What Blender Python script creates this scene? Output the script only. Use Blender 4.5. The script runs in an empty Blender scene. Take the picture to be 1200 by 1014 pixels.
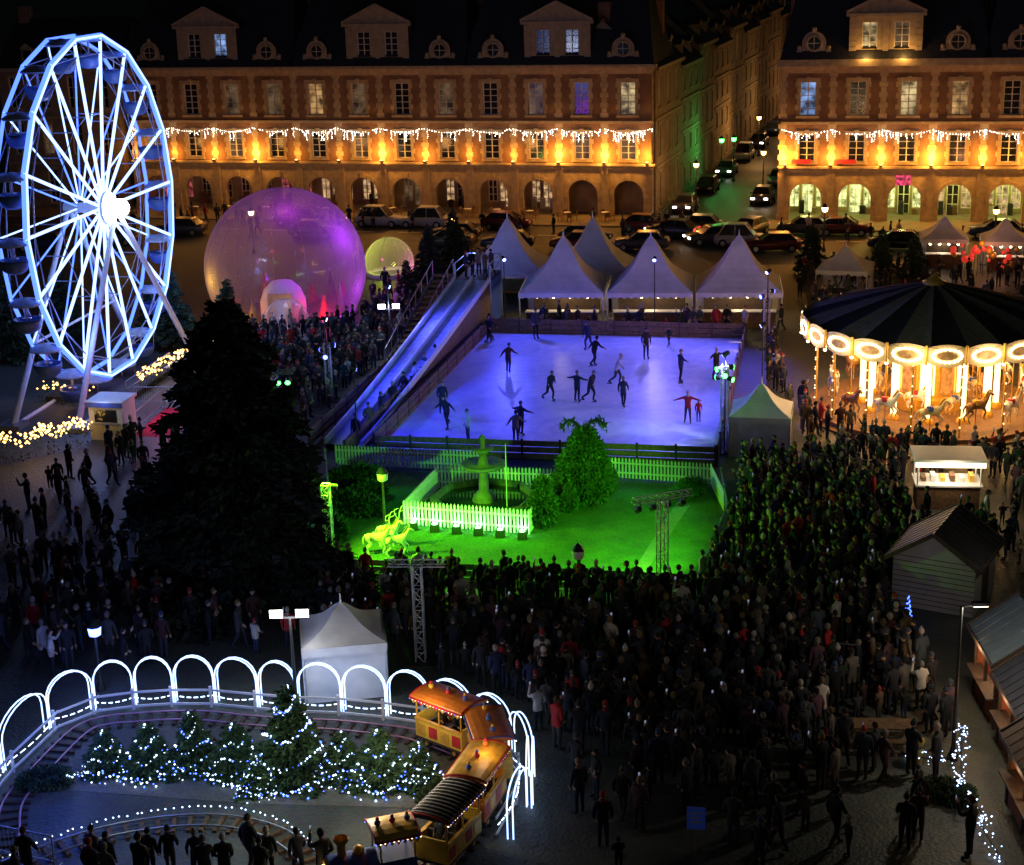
import bpy, math, random
from mathutils import Vector, Matrix
from math import sin, cos, pi, radians, atan2, sqrt
random.seed(7)
sc = bpy.context.scene
COL = sc.collection

# ------------------------------------------------------------------ materials
MATS = {}
def mat(name, col, rough=0.7, metal=0.0, var=0.25, scale=3.0, bump=0.0, spec=0.4, detail=4):
    if name in MATS: return MATS[name]
    m = bpy.data.materials.new(name); m.use_nodes = True
    nt = m.node_tree; b = nt.nodes['Principled BSDF']
    b.inputs['Roughness'].default_value = rough
    b.inputs['Metallic'].default_value = metal
    b.inputs['Specular IOR Level'].default_value = spec
    tc = nt.nodes.new('ShaderNodeTexCoord')
    no = nt.nodes.new('ShaderNodeTexNoise'); no.inputs['Scale'].default_value = scale; no.inputs['Detail'].default_value = detail
    nt.links.new(tc.outputs['Object'], no.inputs['Vector'])
    r = nt.nodes.new('ShaderNodeValToRGB')
    r.color_ramp.elements[0].position = 0.3; r.color_ramp.elements[1].position = 0.7
    r.color_ramp.elements[0].color = tuple(c*(1-var) for c in col)+(1,)
    r.color_ramp.elements[1].color = tuple(min(1, c*(1+var)) for c in col)+(1,)
    nt.links.new(no.outputs['Fac'], r.inputs['Fac']); nt.links.new(r.outputs['Color'], b.inputs['Base Color'])
    if bump > 0:
        bp = nt.nodes.new('ShaderNodeBump'); bp.inputs['Strength'].default_value = bump
        nt.links.new(no.outputs['Fac'], bp.inputs['Height']); nt.links.new(bp.outputs['Normal'], b.inputs['Normal'])
    MATS[name] = m; return m

def em(name, col, s, sample=False, noise=0):
    if name in MATS: return MATS[name]
    m = bpy.data.materials.new(name); m.use_nodes = True; nt=m.node_tree
    b = nt.nodes['Principled BSDF']
    b.inputs['Base Color'].default_value = (col[0]*.5, col[1]*.5, col[2]*.5, 1)
    b.inputs['Emission Color'].default_value = tuple(col)+(1,)
    b.inputs['Emission Strength'].default_value = s
    if noise:
        b.inputs['Base Color'].default_value=(.05,.05,.05,1); b.inputs['Roughness'].default_value=.2
        tc=nt.nodes.new('ShaderNodeTexCoord'); no=nt.nodes.new('ShaderNodeTexNoise'); no.inputs['Scale'].default_value=noise; no.inputs['Detail'].default_value=3
        mr=nt.nodes.new('ShaderNodeMapRange'); mr.inputs[1].default_value=.35; mr.inputs[2].default_value=.68; mr.inputs[3].default_value=s*.08; mr.inputs[4].default_value=s*1.5
        nt.links.new(tc.outputs['Object'],no.inputs[0]); nt.links.new(no.outputs['Fac'],mr.inputs[0]); nt.links.new(mr.outputs[0],b.inputs['Emission Strength'])
    if not sample:
        try: m.cycles.emission_sampling = 'NONE'
        except Exception: pass
    MATS[name] = m; return m

def cloth(name, cols, seed=0.0, rough=0.85):
    m = bpy.data.materials.new(name); m.use_nodes = True
    nt = m.node_tree; b = nt.nodes['Principled BSDF']; b.inputs['Roughness'].default_value = rough
    b.inputs['Specular IOR Level'].default_value = 0.2
    oi = nt.nodes.new('ShaderNodeObjectInfo'); ma = nt.nodes.new('ShaderNodeMath'); ma.operation = 'MULTIPLY_ADD'
    ma.inputs[1].default_value = 7.13+seed*3.7; ma.inputs[2].default_value = seed
    fr = nt.nodes.new('ShaderNodeMath'); fr.operation = 'FRACT'
    nt.links.new(oi.outputs['Random'], ma.inputs[0]); nt.links.new(ma.outputs[0], fr.inputs[0])
    r = nt.nodes.new('ShaderNodeValToRGB'); cr = r.color_ramp; cr.interpolation = 'CONSTANT'
    n = len(cols)
    cr.elements[0].position = 0; cr.elements[0].color = cols[0]+(1,)
    cr.elements[1].position = 1.0/n; cr.elements[1].color = cols[1]+(1,)
    for i in range(2, n):
        e = cr.elements.new(i/n); e.color = cols[i]+(1,)
    nt.links.new(fr.outputs[0], r.inputs['Fac']); nt.links.new(r.outputs['Color'], b.inputs['Base Color'])
    MATS[name] = m; return m

# ------------------------------------------------------------------ mesh builder
class MB:
    def __init__(s): s.v=[]; s.f=[]; s.m=[]; s.s=[]
    def add(s, vs, fs, mi=0, sm=False):
        o=len(s.v); s.v.extend([tuple(v) for v in vs])
        for f in fs: s.f.append(tuple(i+o for i in f)); s.m.append(mi); s.s.append(sm)
    def quad(s,a,b,c,d,mi=0): s.add([a,b,c,d],[(0,1,2,3)],mi)
    def poly(s,pts,mi=0): s.add(pts,[tuple(range(len(pts)))],mi)
    def box(s,x0,x1,y0,y1,z0,z1,mi=0):
        v=[(x0,y0,z0),(x1,y0,z0),(x1,y1,z0),(x0,y1,z0),(x0,y0,z1),(x1,y0,z1),(x1,y1,z1),(x0,y1,z1)]
        s.add(v,[(0,3,2,1),(4,5,6,7),(0,1,5,4),(1,2,6,5),(2,3,7,6),(3,0,4,7)],mi)
    def rbox(s,cx,cy,z0,z1,lx,ly,rz,mi=0):
        c,sn=cos(rz),sin(rz); v=[]
        for z in (z0,z1):
            for dx,dy in ((-lx/2,-ly/2),(lx/2,-ly/2),(lx/2,ly/2),(-lx/2,ly/2)):
                v.append((cx+dx*c-dy*sn,cy+dx*sn+dy*c,z))
        s.add(v,[(0,3,2,1),(4,5,6,7),(0,1,5,4),(1,2,6,5),(2,3,7,6),(3,0,4,7)],mi)
    def beam(s,a,b,w,h,mi=0):
        a=Vector(a);b=Vector(b);d=(b-a)
        if d.length<1e-6: return
        d.normalize(); up=Vector((0,0,1))
        if abs(d.z)>.99: up=Vector((0,1,0))
        x=d.cross(up).normalized()*w/2; y=x.cross(d).normalized()*h/2
        v=[a-x-y,a+x-y,a+x+y,a-x+y,b-x-y,b+x-y,b+x+y,b-x+y]
        s.add(v,[(0,1,2,3),(7,6,5,4),(4,5,1,0),(5,6,2,1),(6,7,3,2),(7,4,0,3)],mi)
    def tube(s,a,b,r0,r1=None,n=6,mi=0,caps=True,sm=True):
        if r1 is None:r1=r0
        a=Vector(a);b=Vector(b);d=(b-a)
        if d.length<1e-6: return
        d.normalize(); up=Vector((0,0,1))
        if abs(d.z)>.99: up=Vector((0,1,0))
        x=d.cross(up).normalized(); y=x.cross(d).normalized(); v=[]
        for p,r in ((a,r0),(b,r1)):
            for i in range(n):
                t=2*pi*i/n; v.append(p+x*r*cos(t)+y*r*sin(t))
        s.add(v,[(i,(i+1)%n,n+(i+1)%n,n+i) for i in range(n)],mi,sm)
        if caps:
            s.add(v[:n],[tuple(reversed(range(n)))],mi); s.add(v[n:],[tuple(range(n))],mi)
    def path(s,pts,r,n=6,mi=0,closed=False):
        for i in range(len(pts)-1): s.tube(pts[i],pts[i+1],r,r,n,mi,False)
        if closed: s.tube(pts[-1],pts[0],r,r,n,mi,False)
    def lathe(s,prof,n,c=(0,0,0),mi=0,sm=True,a0=0,a1=2*pi):
        full=abs(a1-a0-2*pi)<1e-6; k=n if full else n+1; v=[]
        for r,z in prof:
            for i in range(k):
                t=a0+(a1-a0)*i/n; v.append((c[0]+r*cos(t),c[1]+r*sin(t),c[2]+z))
        f=[]
        for j in range(len(prof)-1):
            for i in range(n):
                i2=(i+1)%k; f.append((j*k+i,j*k+i2,(j+1)*k+i2,(j+1)*k+i))
        s.add(v,f,mi,sm)
    def ball(s,c,r,mi=0,n=8,m=6,sc_=(1,1,1)):
        v=[];f=[]
        for j in range(m+1):
            p=pi*j/m
            for i in range(n):
                t=2*pi*i/n; v.append((c[0]+r*sc_[0]*sin(p)*cos(t),c[1]+r*sc_[1]*sin(p)*sin(t),c[2]-r*sc_[2]*cos(p)))
        for j in range(m):
            for i in range(n): f.append((j*n+i,j*n+(i+1)%n,(j+1)*n+(i+1)%n,(j+1)*n+i))
        s.add(v,f,mi,True)
    def bulb(s,c,r,mi=0):
        x,y,z=c
        s.add([(x+r,y,z),(x-r,y,z),(x,y+r,z),(x,y-r,z),(x,y,z+r),(x,y,z-r)],
              [(0,2,4),(2,1,4),(1,3,4),(3,0,4),(2,0,5),(1,2,5),(3,1,5),(0,3,5)],mi,True)
    def mesh(s,name,mats):
        me=bpy.data.meshes.new(name); me.from_pydata(s.v,[],s.f)
        for m in mats: me.materials.append(m)
        me.polygons.foreach_set('material_index',s.m); me.polygons.foreach_set('use_smooth',s.s)
        me.update(); return me
    def obj(s,name,mats,parent=None,loc=(0,0,0),rz=0):
        return place(name,s.mesh(name,mats),loc,rz,1,parent)

def place(name,me,loc=(0,0,0),rz=0,scale=1,parent=None):
    o=bpy.data.objects.new(name,me); o.location=loc; o.rotation_euler=(0,0,rz)
    o.scale=(scale,)*3 if not hasattr(scale,'__len__') else scale
    COL.objects.link(o)
    if parent: o.parent=parent
    return o
def empty(name,loc=(0,0,0),rz=0,parent=None):
    return place(name,None,loc,rz,1,parent)
def light(name,kind,loc,col,e,parent=None,size=0.15,target=None,angle=60,blend=.6):
    l=bpy.data.lights.new(name,kind); l.color=col; l.energy=e
    if kind in('POINT','SPOT'): l.shadow_soft_size=size
    if kind=='SPOT': l.spot_size=radians(angle); l.spot_blend=blend
    o=bpy.data.objects.new(name,l); o.location=loc; COL.objects.link(o)
    if target is not None:
        d=Vector(target)-Vector(loc); o.rotation_euler=d.to_track_quat('-Z','Y').to_euler()
    if parent: o.parent=parent
    return o
def catmull(P,k=6,closed=False):
    out=[];n=len(P)
    for i in range(n if closed else n-1):
        if closed: a,b,c,d=P[(i-1)%n],P[i],P[(i+1)%n],P[(i+2)%n]
        else: a,b,c,d=P[max(i-1,0)],P[i],P[i+1],P[min(i+2,n-1)]
        for j in range(k):
            t=j/k
            out.append(tuple(.5*((2*b[q])+(-a[q]+c[q])*t+(2*a[q]-5*b[q]+4*c[q]-d[q])*t*t+(-a[q]+3*b[q]-3*c[q]+d[q])*t**3) for q in range(len(b))))
    if not closed: out.append(tuple(P[-1]))
    return out
def resample(P,step,closed=False):
    Q=list(P)+([P[0]] if closed else []); out=[]; acc=0
    for i in range(len(Q)-1):
        a=Vector(Q[i]);b=Vector(Q[i+1]);L=(b-a).length
        if L<1e-9: continue
        d=(b-a)/L; t=acc
        while t<L: out.append((a+d*t,d.copy())); t+=step
        acc=t-L
    return out

# common materials
M_stone=mat('limestone',(.42,.33,.21),.8,var=.2,scale=2.5,bump=.2)
M_slate=mat('slate_roof',(.035,.037,.045),.5,var=.35,scale=4,bump=.3)
M_wood=mat('wood_boards',(.16,.09,.045),.7,var=.4,scale=6,bump=.2)
M_dwood=mat('dark_wood',(.06,.04,.03),.7,var=.3,scale=6)
M_white=mat('white_paint',(.75,.75,.75),.5,var=.06,scale=4)
M_tent=mat('tent_canvas',(.66,.66,.68),.65,var=.12,scale=1.5,bump=.15)
M_steel=mat('galvanised_steel',(.45,.46,.48),.4,.7,var=.15,scale=8)
M_alu=mat('aluminium',(.6,.6,.62),.35,.8,var=.1,scale=8)
M_black=mat('black_paint',(.02,.02,.022),.5,var=.2,scale=5)
M_bark=mat('bark',(.05,.035,.025),.9,var=.4,scale=8,bump=.4)
M_leafA=mat('needles_dark',(.022,.045,.022),.75,var=.4,scale=2)
M_leafB=mat('needles_mid',(.04,.08,.035),.75,var=.4,scale=2)
M_leafC=mat('needles_light',(.07,.12,.05),.75,var=.4,scale=2)
M_glass=mat('window_glass',(.02,.022,.025),.12,var=.2,scale=2,spec=.8)
M_frame=mat('window_frame',(.7,.68,.6),.6,var=.1,scale=5)
M_red=mat('red_paint',(.5,.03,.03),.5,var=.2,scale=4)
M_gold=mat('gold_paint',(.75,.42,.06),.4,.3,var=.2,scale=5)
M_orange=mat('orange_paint',(.65,.2,.03),.45,var=.2,scale=5)
M_blue=mat('blue_paint',(.05,.1,.45),.5,var=.2,scale=4)
M_rubber=mat('rubber',(.02,.02,.02),.8,var=.2,scale=6)
E_warm=em('lamp_warm',(1,.5,.14),9)
E_warmw=em('bulb_warm_white',(1,.78,.45),7)
E_cool=em('bulb_cool_white',(.5,.66,1),5)
E_blueb=em('bulb_blue',(.06,.14,1),6)
E_white=em('lamp_white',(1,.97,.9),14)
E_green=em('lamp_green',(.08,1,.12),8)
E_blue=em('lamp_blue',(.1,.15,1),9)
E_red=em('lamp_red',(1,.04,.03),3)
E_warmw2=em('garland_bulb',(1,.86,.7),6)
E_gold=em('bulb_gold',(1,.55,.14),6)

def brickmat():
    m=bpy.data.materials.new('brick_wall'); m.use_nodes=True; nt=m.node_tree; b=nt.nodes['Principled BSDF']; b.inputs['Roughness'].default_value=.85
    tc=nt.nodes.new('ShaderNodeTexCoord'); mp=nt.nodes.new('ShaderNodeMapping'); mp.inputs['Rotation'].default_value=(radians(90),0,0)
    br=nt.nodes.new('ShaderNodeTexBrick'); br.inputs['Scale'].default_value=3.2
    br.inputs['Color1'].default_value=(.30,.14,.06,1); br.inputs['Color2'].default_value=(.22,.10,.05,1); br.inputs['Mortar'].default_value=(.28,.22,.15,1)
    br.inputs['Mortar Size'].default_value=.03
    nt.links.new(tc.outputs['Object'],mp.inputs[0]); nt.links.new(mp.outputs[0],br.inputs['Vector'])
    no=nt.nodes.new('ShaderNodeTexNoise'); no.inputs['Scale'].default_value=.5; no.inputs['Detail'].default_value=6; nt.links.new(tc.outputs['Object'],no.inputs['Vector'])
    mx=nt.nodes.new('ShaderNodeMix'); mx.data_type='RGBA'; mx.blend_type='MULTIPLY'; mx.inputs[0].default_value=.8
    rp=nt.nodes.new('ShaderNodeValToRGB'); rp.color_ramp.elements[0].color=(.45,.4,.36,1); rp.color_ramp.elements[0].position=.3; rp.color_ramp.elements[1].color=(1.2,1.2,1.2,1); rp.color_ramp.elements[1].position=.7
    nt.links.new(no.outputs['Fac'],rp.inputs[0]); nt.links.new(br.outputs['Color'],mx.inputs[6]); nt.links.new(rp.outputs[0],mx.inputs[7])
    nt.links.new(mx.outputs[2],b.inputs['Base Color']); return m
M_brick=brickmat()
M_plaster=mat('plaster_wall',(.30,.22,.14),.85,var=.25,scale=1.2,bump=.1)

# ------------------------------------------------------------------ ground
def groundmat(name,c1,c2,sc1,rough,bump,patch=.12):
    m=bpy.data.materials.new(name); m.use_nodes=True; nt=m.node_tree; b=nt.nodes['Principled BSDF']
    tc=nt.nodes.new('ShaderNodeTexCoord'); vo=nt.nodes.new('ShaderNodeTexVoronoi'); vo.inputs['Scale'].default_value=sc1
    nt.links.new(tc.outputs['Object'],vo.inputs['Vector'])
    no=nt.nodes.new('ShaderNodeTexNoise'); no.inputs['Scale'].default_value=patch; no.inputs['Detail'].default_value=8; no.inputs['Roughness'].default_value=.65
    nt.links.new(tc.outputs['Object'],no.inputs['Vector'])
    r=nt.nodes.new('ShaderNodeValToRGB'); r.color_ramp.elements[0].color=c1+(1,); r.color_ramp.elements[1].color=c2+(1,)
    r.color_ramp.elements[0].position=.3; r.color_ramp.elements[1].position=.7
    nt.links.new(no.outputs['Fac'],r.inputs[0])
    mx=nt.nodes.new('ShaderNodeMix'); mx.data_type='RGBA'; mx.blend_type='MULTIPLY'; mx.inputs[0].default_value=.35
    nt.links.new(r.outputs[0],mx.inputs[6]); nt.links.new(vo.outputs['Color'],mx.inputs[7]); nt.links.new(mx.outputs[2],b.inputs['Base Color'])
    rr=nt.nodes.new('ShaderNodeMapRange'); rr.inputs[3].default_value=rough-.2; rr.inputs[4].default_value=rough+.15
    nt.links.new(no.outputs['Fac'],rr.inputs[0]); nt.links.new(rr.outputs[0],b.inputs['Roughness'])
    bp=nt.nodes.new('ShaderNodeBump'); bp.inputs['Strength'].default_value=bump; bp.inputs['Distance'].default_value=.05
    nt.links.new(vo.outputs['Distance'],bp.inputs['Height']); nt.links.new(bp.outputs[0],b.inputs['Normal']); return m
M_ground=groundmat('cobblestone',(.05,.056,.048),(.14,.145,.12),9,.62,.4,.2)
M_asph=groundmat('asphalt',(.035,.035,.036),(.06,.06,.058),14,.6,.3)
M_pave=groundmat('pavement_slabs',(.16,.13,.09),(.26,.21,.15),1.6,.7,.2)
M_grass=groundmat('lawn_grass',(.035,.08,.02),(.10,.17,.045),16,.95,.9,.7)
M_gravel=groundmat('gravel_path',(.14,.14,.12),(.26,.25,.21),18,.9,.6,.4)
def sheet(name,pts,z,m,parent=None):
    b=MB(); b.poly([(p[0],p[1],z) for p in pts]); return b.obj(name,[m],parent)
sheet('ground',[(-500,-200),(500,-200),(500,900),(-500,900)],0,M_ground)

A0=radians(-15)
U=Vector((cos(A0),sin(A0),0)); V=Vector((-sin(A0),cos(A0),0))
FR=Vector((12.5,137.2,0))
def sq(u,v,z=0):
    p=FR+U*u+V*v; return (p.x,p.y,z)
b=MB()
for (u0,u1) in ((-60,.3),(9.8,50)):
    pts=[sq(u0,-4.5),sq(u1,-4.5),sq(u1,6),sq(u0,6)]
    top=[(p[0],p[1],.13) for p in pts]; b.poly(top,0)
    for i in range(4):
        j=(i+1)%4; b.quad(pts[i],pts[j],top[j],top[i],1)
b.obj('pavement',[M_pave,M_stone])
rd=empty('road')
sheet('carriageway',[sq(-80,-12.5),sq(60,-12.5),sq(60,-4.55),sq(-80,-4.55)],.004,M_asph,rd)
sheet('side_street_carriageway',[sq(.6,-4.55),sq(9.6,-4.55),sq(12,140),sq(3,140)],.004,M_asph,rd)
b=MB()
for i in range(-20,15):
    u=i*4.0; b.poly([sq(u,-8.6,.008),sq(u+2,-8.6,.008),sq(u+2,-8.45,.008),sq(u,-8.45,.008)])
b.obj('painted_markings',[M_white],rd)

# ------------------------------------------------------------------ facades
W_warm=em('window_lit_warm',(1,.55,.2),.4,noise=1.3); W_yel=em('window_lit_yellow',(1,.75,.35),.5,noise=1.3); W_cool=em('window_lit_cool',(.3,.5,1),.6,noise=1.5); W_dim=em('window_lit_dim',(1,.6,.3),.09,noise=1.2)
W_shop=em('shop_window_lit',(1,.6,.28),.6,noise=2.2); W_shopg=em('shop_window_lit_bright',(.95,1,.4),1.3,noise=2.0); W_shopr=em('shop_window_lit_red',(1,.15,.2),.4,noise=2.5)
FM=[M_brick,M_stone,M_frame,M_glass,W_warm,W_yel,W_cool,M_slate,W_dim,M_plaster,W_shop,W_shopg,W_shopr]
def wallwin(b,x0,x1,z0,z1,wins,y=0,mi=0,dep=.25,rows=4,litf=None):
    xs=x0
    for (xc,hw,a,c) in wins:
        b.quad((xs,y,z0),(xc-hw,y,z0),(xc-hw,y,z1),(xs,y,z1),mi)
        b.quad((xc-hw,y,z0),(xc+hw,y,z0),(xc+hw,y,a),(xc-hw,y,a),mi)
        b.quad((xc-hw,y,c),(xc+hw,y,c),(xc+hw,y,z1),(xc-hw,y,z1),mi)
        d=y+dep
        b.quad((xc-hw,y,a),(xc-hw,y,c),(xc-hw,d,c),(xc-hw,d,a),1); b.quad((xc+hw,y,a),(xc+hw,d,a),(xc+hw,d,c),(xc+hw,y,c),1)
        b.quad((xc-hw,y,a),(xc-hw,d,a),(xc+hw,d,a),(xc+hw,y,a),1); b.quad((xc-hw,y,c),(xc+hw,y,c),(xc+hw,d,c),(xc-hw,d,c),1)
        g=litf() if litf else 3
        b.quad((xc-hw,d,a),(xc+hw,d,a),(xc+hw,d,c),(xc-hw,d,c),g)
        t=.08
        b.box(xc-hw+.002,xc-hw+t,d-.07,d-.004,a,c,2); b.box(xc+hw-t,xc+hw-.002,d-.07,d-.004,a,c,2)
        b.box(xc-t/2,xc+t/2,d-.074,d-.004,a,c,2)
        for k in range(rows+1):
            z=a+(c-a-.05)*k/rows; tt=.055 if 0<k<rows else .07
            b.box(xc-hw+.003,xc+hw-.003,d-.066,d-.005,z,z+tt,2)
        xs=xc+hw
    b.quad((xs,y,z0),(x1,y,z0),(x1,y,z1),(xs,y,z1),mi)
def surround(b,xc,hw,a,c):
    n=max(3,int((c-a)/.42)); h=(c-a)/n
    for k in range(n):
        w=.36 if k%2 else .22
        b.box(xc-hw-w,xc-hw-.002,-.05,.02,a+k*h+.01,a+(k+1)*h-.01,1); b.box(xc+hw+.002,xc+hw+w,-.05,.02,a+k*h+.01,a+(k+1)*h-.01,1)
    b.box(xc-hw-.3,xc+hw+.3,-.07,.02,c+.003,c+.32,1); b.box(xc-.18,xc+.18,-.12,.02,c+.005,c+.42,1)
    b.box(xc-hw-.28,xc+hw+.28,-.13,.02,a-.2,a-.003,1)
def arch_ring(b,xc,w,zs,y0,y1,t,mi,n=12):
    P=[(xc-w*cos(pi*k/n),zs+w*sin(pi*k/n)) for k in range(n+1)]; Q=[(xc-(w+t)*cos(pi*k/n),zs+(w+t)*sin(pi*k/n)) for k in range(n+1)]
    for k in range(n):
        b.quad((P[k][0],y0,P[k][1]),(P[k+1][0],y0,P[k+1][1]),(Q[k+1][0],y0,Q[k+1][1]),(Q[k][0],y0,Q[k][1]),mi)
        b.quad((Q[k][0],y0,Q[k][1]),(Q[k+1][0],y0,Q[k+1][1]),(Q[k+1][0],y1,Q[k+1][1]),(Q[k][0],y1,Q[k][1]),mi)
def range_building(name,org,ang,nb,bay,ze,arc_cols,arc_e,glow,bright_arc,seed,wash):
    rnd=random.Random(seed)
    root=empty(name,org,ang); L=nb*bay
    b=MB(); zt=4.2; th=.6; zs=1.9
    def lit2():
        r=rnd.random(); return 5 if r<.08 else 4 if r<.15 else 8 if r<.4 else 6 if r<.43 else 3
    def lit1():
        r=rnd.random(); return 5 if r<.12 else 4 if r<.25 else 8 if r<.6 else 3
    for i in range(nb):
        x0=i*bay; x1=x0+bay; xc=x0+bay/2; w=1.3; n=12
        b.quad((x0,0,0),(xc-w,0,0),(xc-w,0,zt),(x0,0,zt),1); b.quad((xc+w,0,0),(x1,0,0),(x1,0,zt),(xc+w,0,zt),1)
        P=[(xc-w*cos(pi*k/n),zs+w*sin(pi*k/n)) for k in range(n+1)]
        for k in range(n):
            p,q=P[k],P[k+1]
            b.quad((p[0],0,p[1]),(q[0],0,q[1]),(q[0],0,zt),(p[0],0,zt),1)
            b.quad((p[0],0,p[1]),(p[0],th,p[1]),(q[0],th,q[1]),(q[0],0,q[1]),1)
        b.quad((xc-w,0,0),(xc-w,th,0),(xc-w,th,zs),(xc-w,0,zs),1); b.quad((xc+w,0,0),(xc+w,0,zs),(xc+w,th,zs),(xc+w,th,0),1)
        b.quad((x0,th,0),(xc-w,th,0),(xc-w,th,zt),(x0,th,zt),9); b.quad((xc+w,th,0),(x1,th,0),(x1,th,zt),(xc+w,th,zt),9)
        arch_ring(b,xc,w+.003,zs,-.06,.02,.3,1)
        b.box(xc-w-.42,xc-w-.002,-.07,.02,zs-.22,zs-.003,1); b.box(xc+w+.002,xc+w+.42,-.07,.02,zs-.22,zs-.003,1)
        b.box(xc-.2,xc+.2,-.14,.01,zs+w+.003,zs+w+.5,1)
        b.box(x0-.3,x0+.3,-.16,-.003,0,zt-.01,1)
        b.box(x0-.38,x0+.38,-.22,-.004,0,.5,1)
        gg=[11,11,10] if bright_arc else [3,8,10,10,12,10]
        g=rnd.choice(gg); yb=4.0
        wallwin(b,x0,x1,0,zt-.1,[(xc-1.1,.42,.55,2.5),(xc,.5,.06,2.5),(xc+1.1,.42,.55,2.5)],yb,9,.1,3,lambda g=g:g if rnd.random()<.8 else 3)
        b.box(xc-1.5,xc+1.5,yb-.12,yb-.003,2.62,3.0,rnd.choice([12,2,7,10]))
        for q in range(3):
            xx=xc+rnd.uniform(-1.3,1.3); b.box(xx-.2,xx+.2,yb-.9,yb-.5,.13,.5+rnd.random()*.8,rnd.choice([7,0,2,9]))
        w1=(xc,.66,4.95,7.15); w2=(xc,.66,8.7,11.4)
        wallwin(b,x0,x1,4.62,8.0,[w1],0,0,.25,4,lit1); surround(b,*w1)
        wallwin(b,x0,x1,8.22,12.1,[w2],0,0,.25,5,lit2); surround(b,*w2)
        k=0; z=4.7
        while z<12.0:
            if not 7.75<z<8.2:
                ww=.34 if k%2 else .22; b.box(x0-ww,x0+ww,-.055,-.003,z,min(z+.40,12.1),1)
            z+=.42; k+=1
    b.quad((0,th,zt-.05),(L,th,zt-.05),(L,4.0,zt-.05),(0,4.0,zt-.05),9)
    for (z0,z1,p) in ((4.2,4.45,.22),(4.453,4.62,.34),(8.0,8.22,.14),(12.1,12.4,.12),(12.403,12.65,.26),(12.653,ze,.5)):
        b.box(-p,L+p,-p,.1,z0,z1,1)
    for x in (0,L):
        b.quad((x,0,0),(x,10,0),(x,10,ze),(x,0,ze),0)
        for k in range(int(ze/.45)): b.box(x-.05 if x==0 else x-.2,x+.2 if x==0 else x+.05,.12,.8 if k%2 else .5,k*.45,k*.45+.42,1)
    b.quad((0,10,0),(L,10,0),(L,10,ze),(0,10,ze),0)
    b.obj('walls_and_windows',FM,root)
    r=MB(); pw=4*bay
    for k in range(nb//4):
        x0=k*pw-.3; x1=(k+1)*pw+.3; hz=ze+7.6; i=1.6
        a=[(x0,-.45,ze+.01),(x1,-.45,ze+.01),(x1,10.4,ze+.01),(x0,10.4,ze+.01)]; t=[(x0+i,5,hz),(x1-i,5,hz)]
        r.quad(a[0],a[1],t[1],t[0],7); r.quad(a[2],a[3],t[0],t[1],7); r.poly([a[1],a[2],t[1]],7); r.poly([a[3],a[0],t[0]],7)
        r.box(x0+i,x1-i,4.9,5.1,hz-.05,hz+.15,7)
        for cx in (x0+.9,x1-.9): r.box(cx-.5,cx+.5,6.5,7.4,ze+2,ze+8.5,0); r.box(cx-.6,cx+.6,6.4,7.5,ze+8.503,ze+8.8,1)
        xm=(x0+x1)/2; dw=2.85; zb=ze+.05; zh=ze+3.3
        wallwin(r,xm-dw,xm+dw,zb,zh,[(xm-1.25,.6,zb+.7,zb+2.8),(xm+1.25,.6,zb+.7,zb+2.8)],.05,1,.2,4,lit2)
        for s in (-1,1):
            r.quad((xm+s*dw,.05,zb),(xm+s*dw,4.2,zb),(xm+s*dw,4.2,zh),(xm+s*dw,.05,zh),7)
            for kk in range(7): r.box(xm+s*(dw-.28)-.28,xm+s*(dw-.28)+.28,-.02,.048,zb+kk*.46,zb+kk*.46+.4,1)
        r.box(xm-.22,xm+.22,-.03,.048,zb,zh-.01,1)
        r.box(xm-dw-.25,xm+dw+.25,-.25,.3,zh+.003,zh+.25,1)
        p0,p1,pt=(xm-dw-.25,zh+.253),(xm+dw+.25,zh+.253),(xm,zh+1.75)
        r.poly([(p0[0],-.05,p0[1]),(p1[0],-.05,p1[1]),(pt[0],-.05,pt[1])],1)
        r.beam((p0[0],-.1,p0[1]+.08),(pt[0],-.1,pt[1]+.08),.34,.2,1); r.beam((p1[0],-.1,p1[1]+.08),(pt[0],-.1,pt[1]+.08),.34,.2,1)
        r.quad((p0[0],0,p0[1]),(pt[0],0,pt[1]+.1),(pt[0],5,pt[1]+.1),(p0[0],5,p0[1]),7); r.quad((p1[0],0,p1[1]),(p1[0],5,p1[1]),(pt[0],5,pt[1]+.1),(pt[0],0,pt[1]+.1),7)
        for cx in (xm-5.6,xm+5.6):
            n=16; zc=ze+1.25; R=.95
            pts=[(cx-R,.0,ze+.1)]+[(cx-R*cos(pi*q/n),.0,zc+R*sin(pi*q/n)) for q in range(n+1)]+[(cx+R,.0,ze+.1)]
            r.poly(pts,1)
            for q in range(len(pts)-1):
                a_,b_=pts[q],pts[q+1]; r.quad(a_,b_,(b_[0],2.2,b_[2]),(a_[0],2.2,a_[2]),7)
            r.poly([(cx+.5*cos(2*pi*q/16),-.012,zc+.5*sin(2*pi*q/16)) for q in range(16)],3)
            ring=[(cx+.6*cos(2*pi*q/16),-.03,zc+.6*sin(2*pi*q/16)) for q in range(16)]
            r.path(ring,.1,5,1,True); r.tube((cx,-.03,zc-.5),(cx,-.03,zc+.5),.03,.03,4,2); r.tube((cx-.5,-.03,zc),(cx+.5,-.03,zc),.03,.03,4,2)
            for s in (-1,1): r.box(cx+s*1.15-.2,cx+s*1.15+.2,-.05,.4,ze+.05,ze+.75,1); r.ball((cx+s*1.15,.1,ze+.9),.2,1,8,5)
            r.ball((cx,0,zc+R+.15),.2,1,8,5)
    r.obj('roofs_and_dormers',FM,root)
    g=MB(); x=-.2; wire=[]
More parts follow.
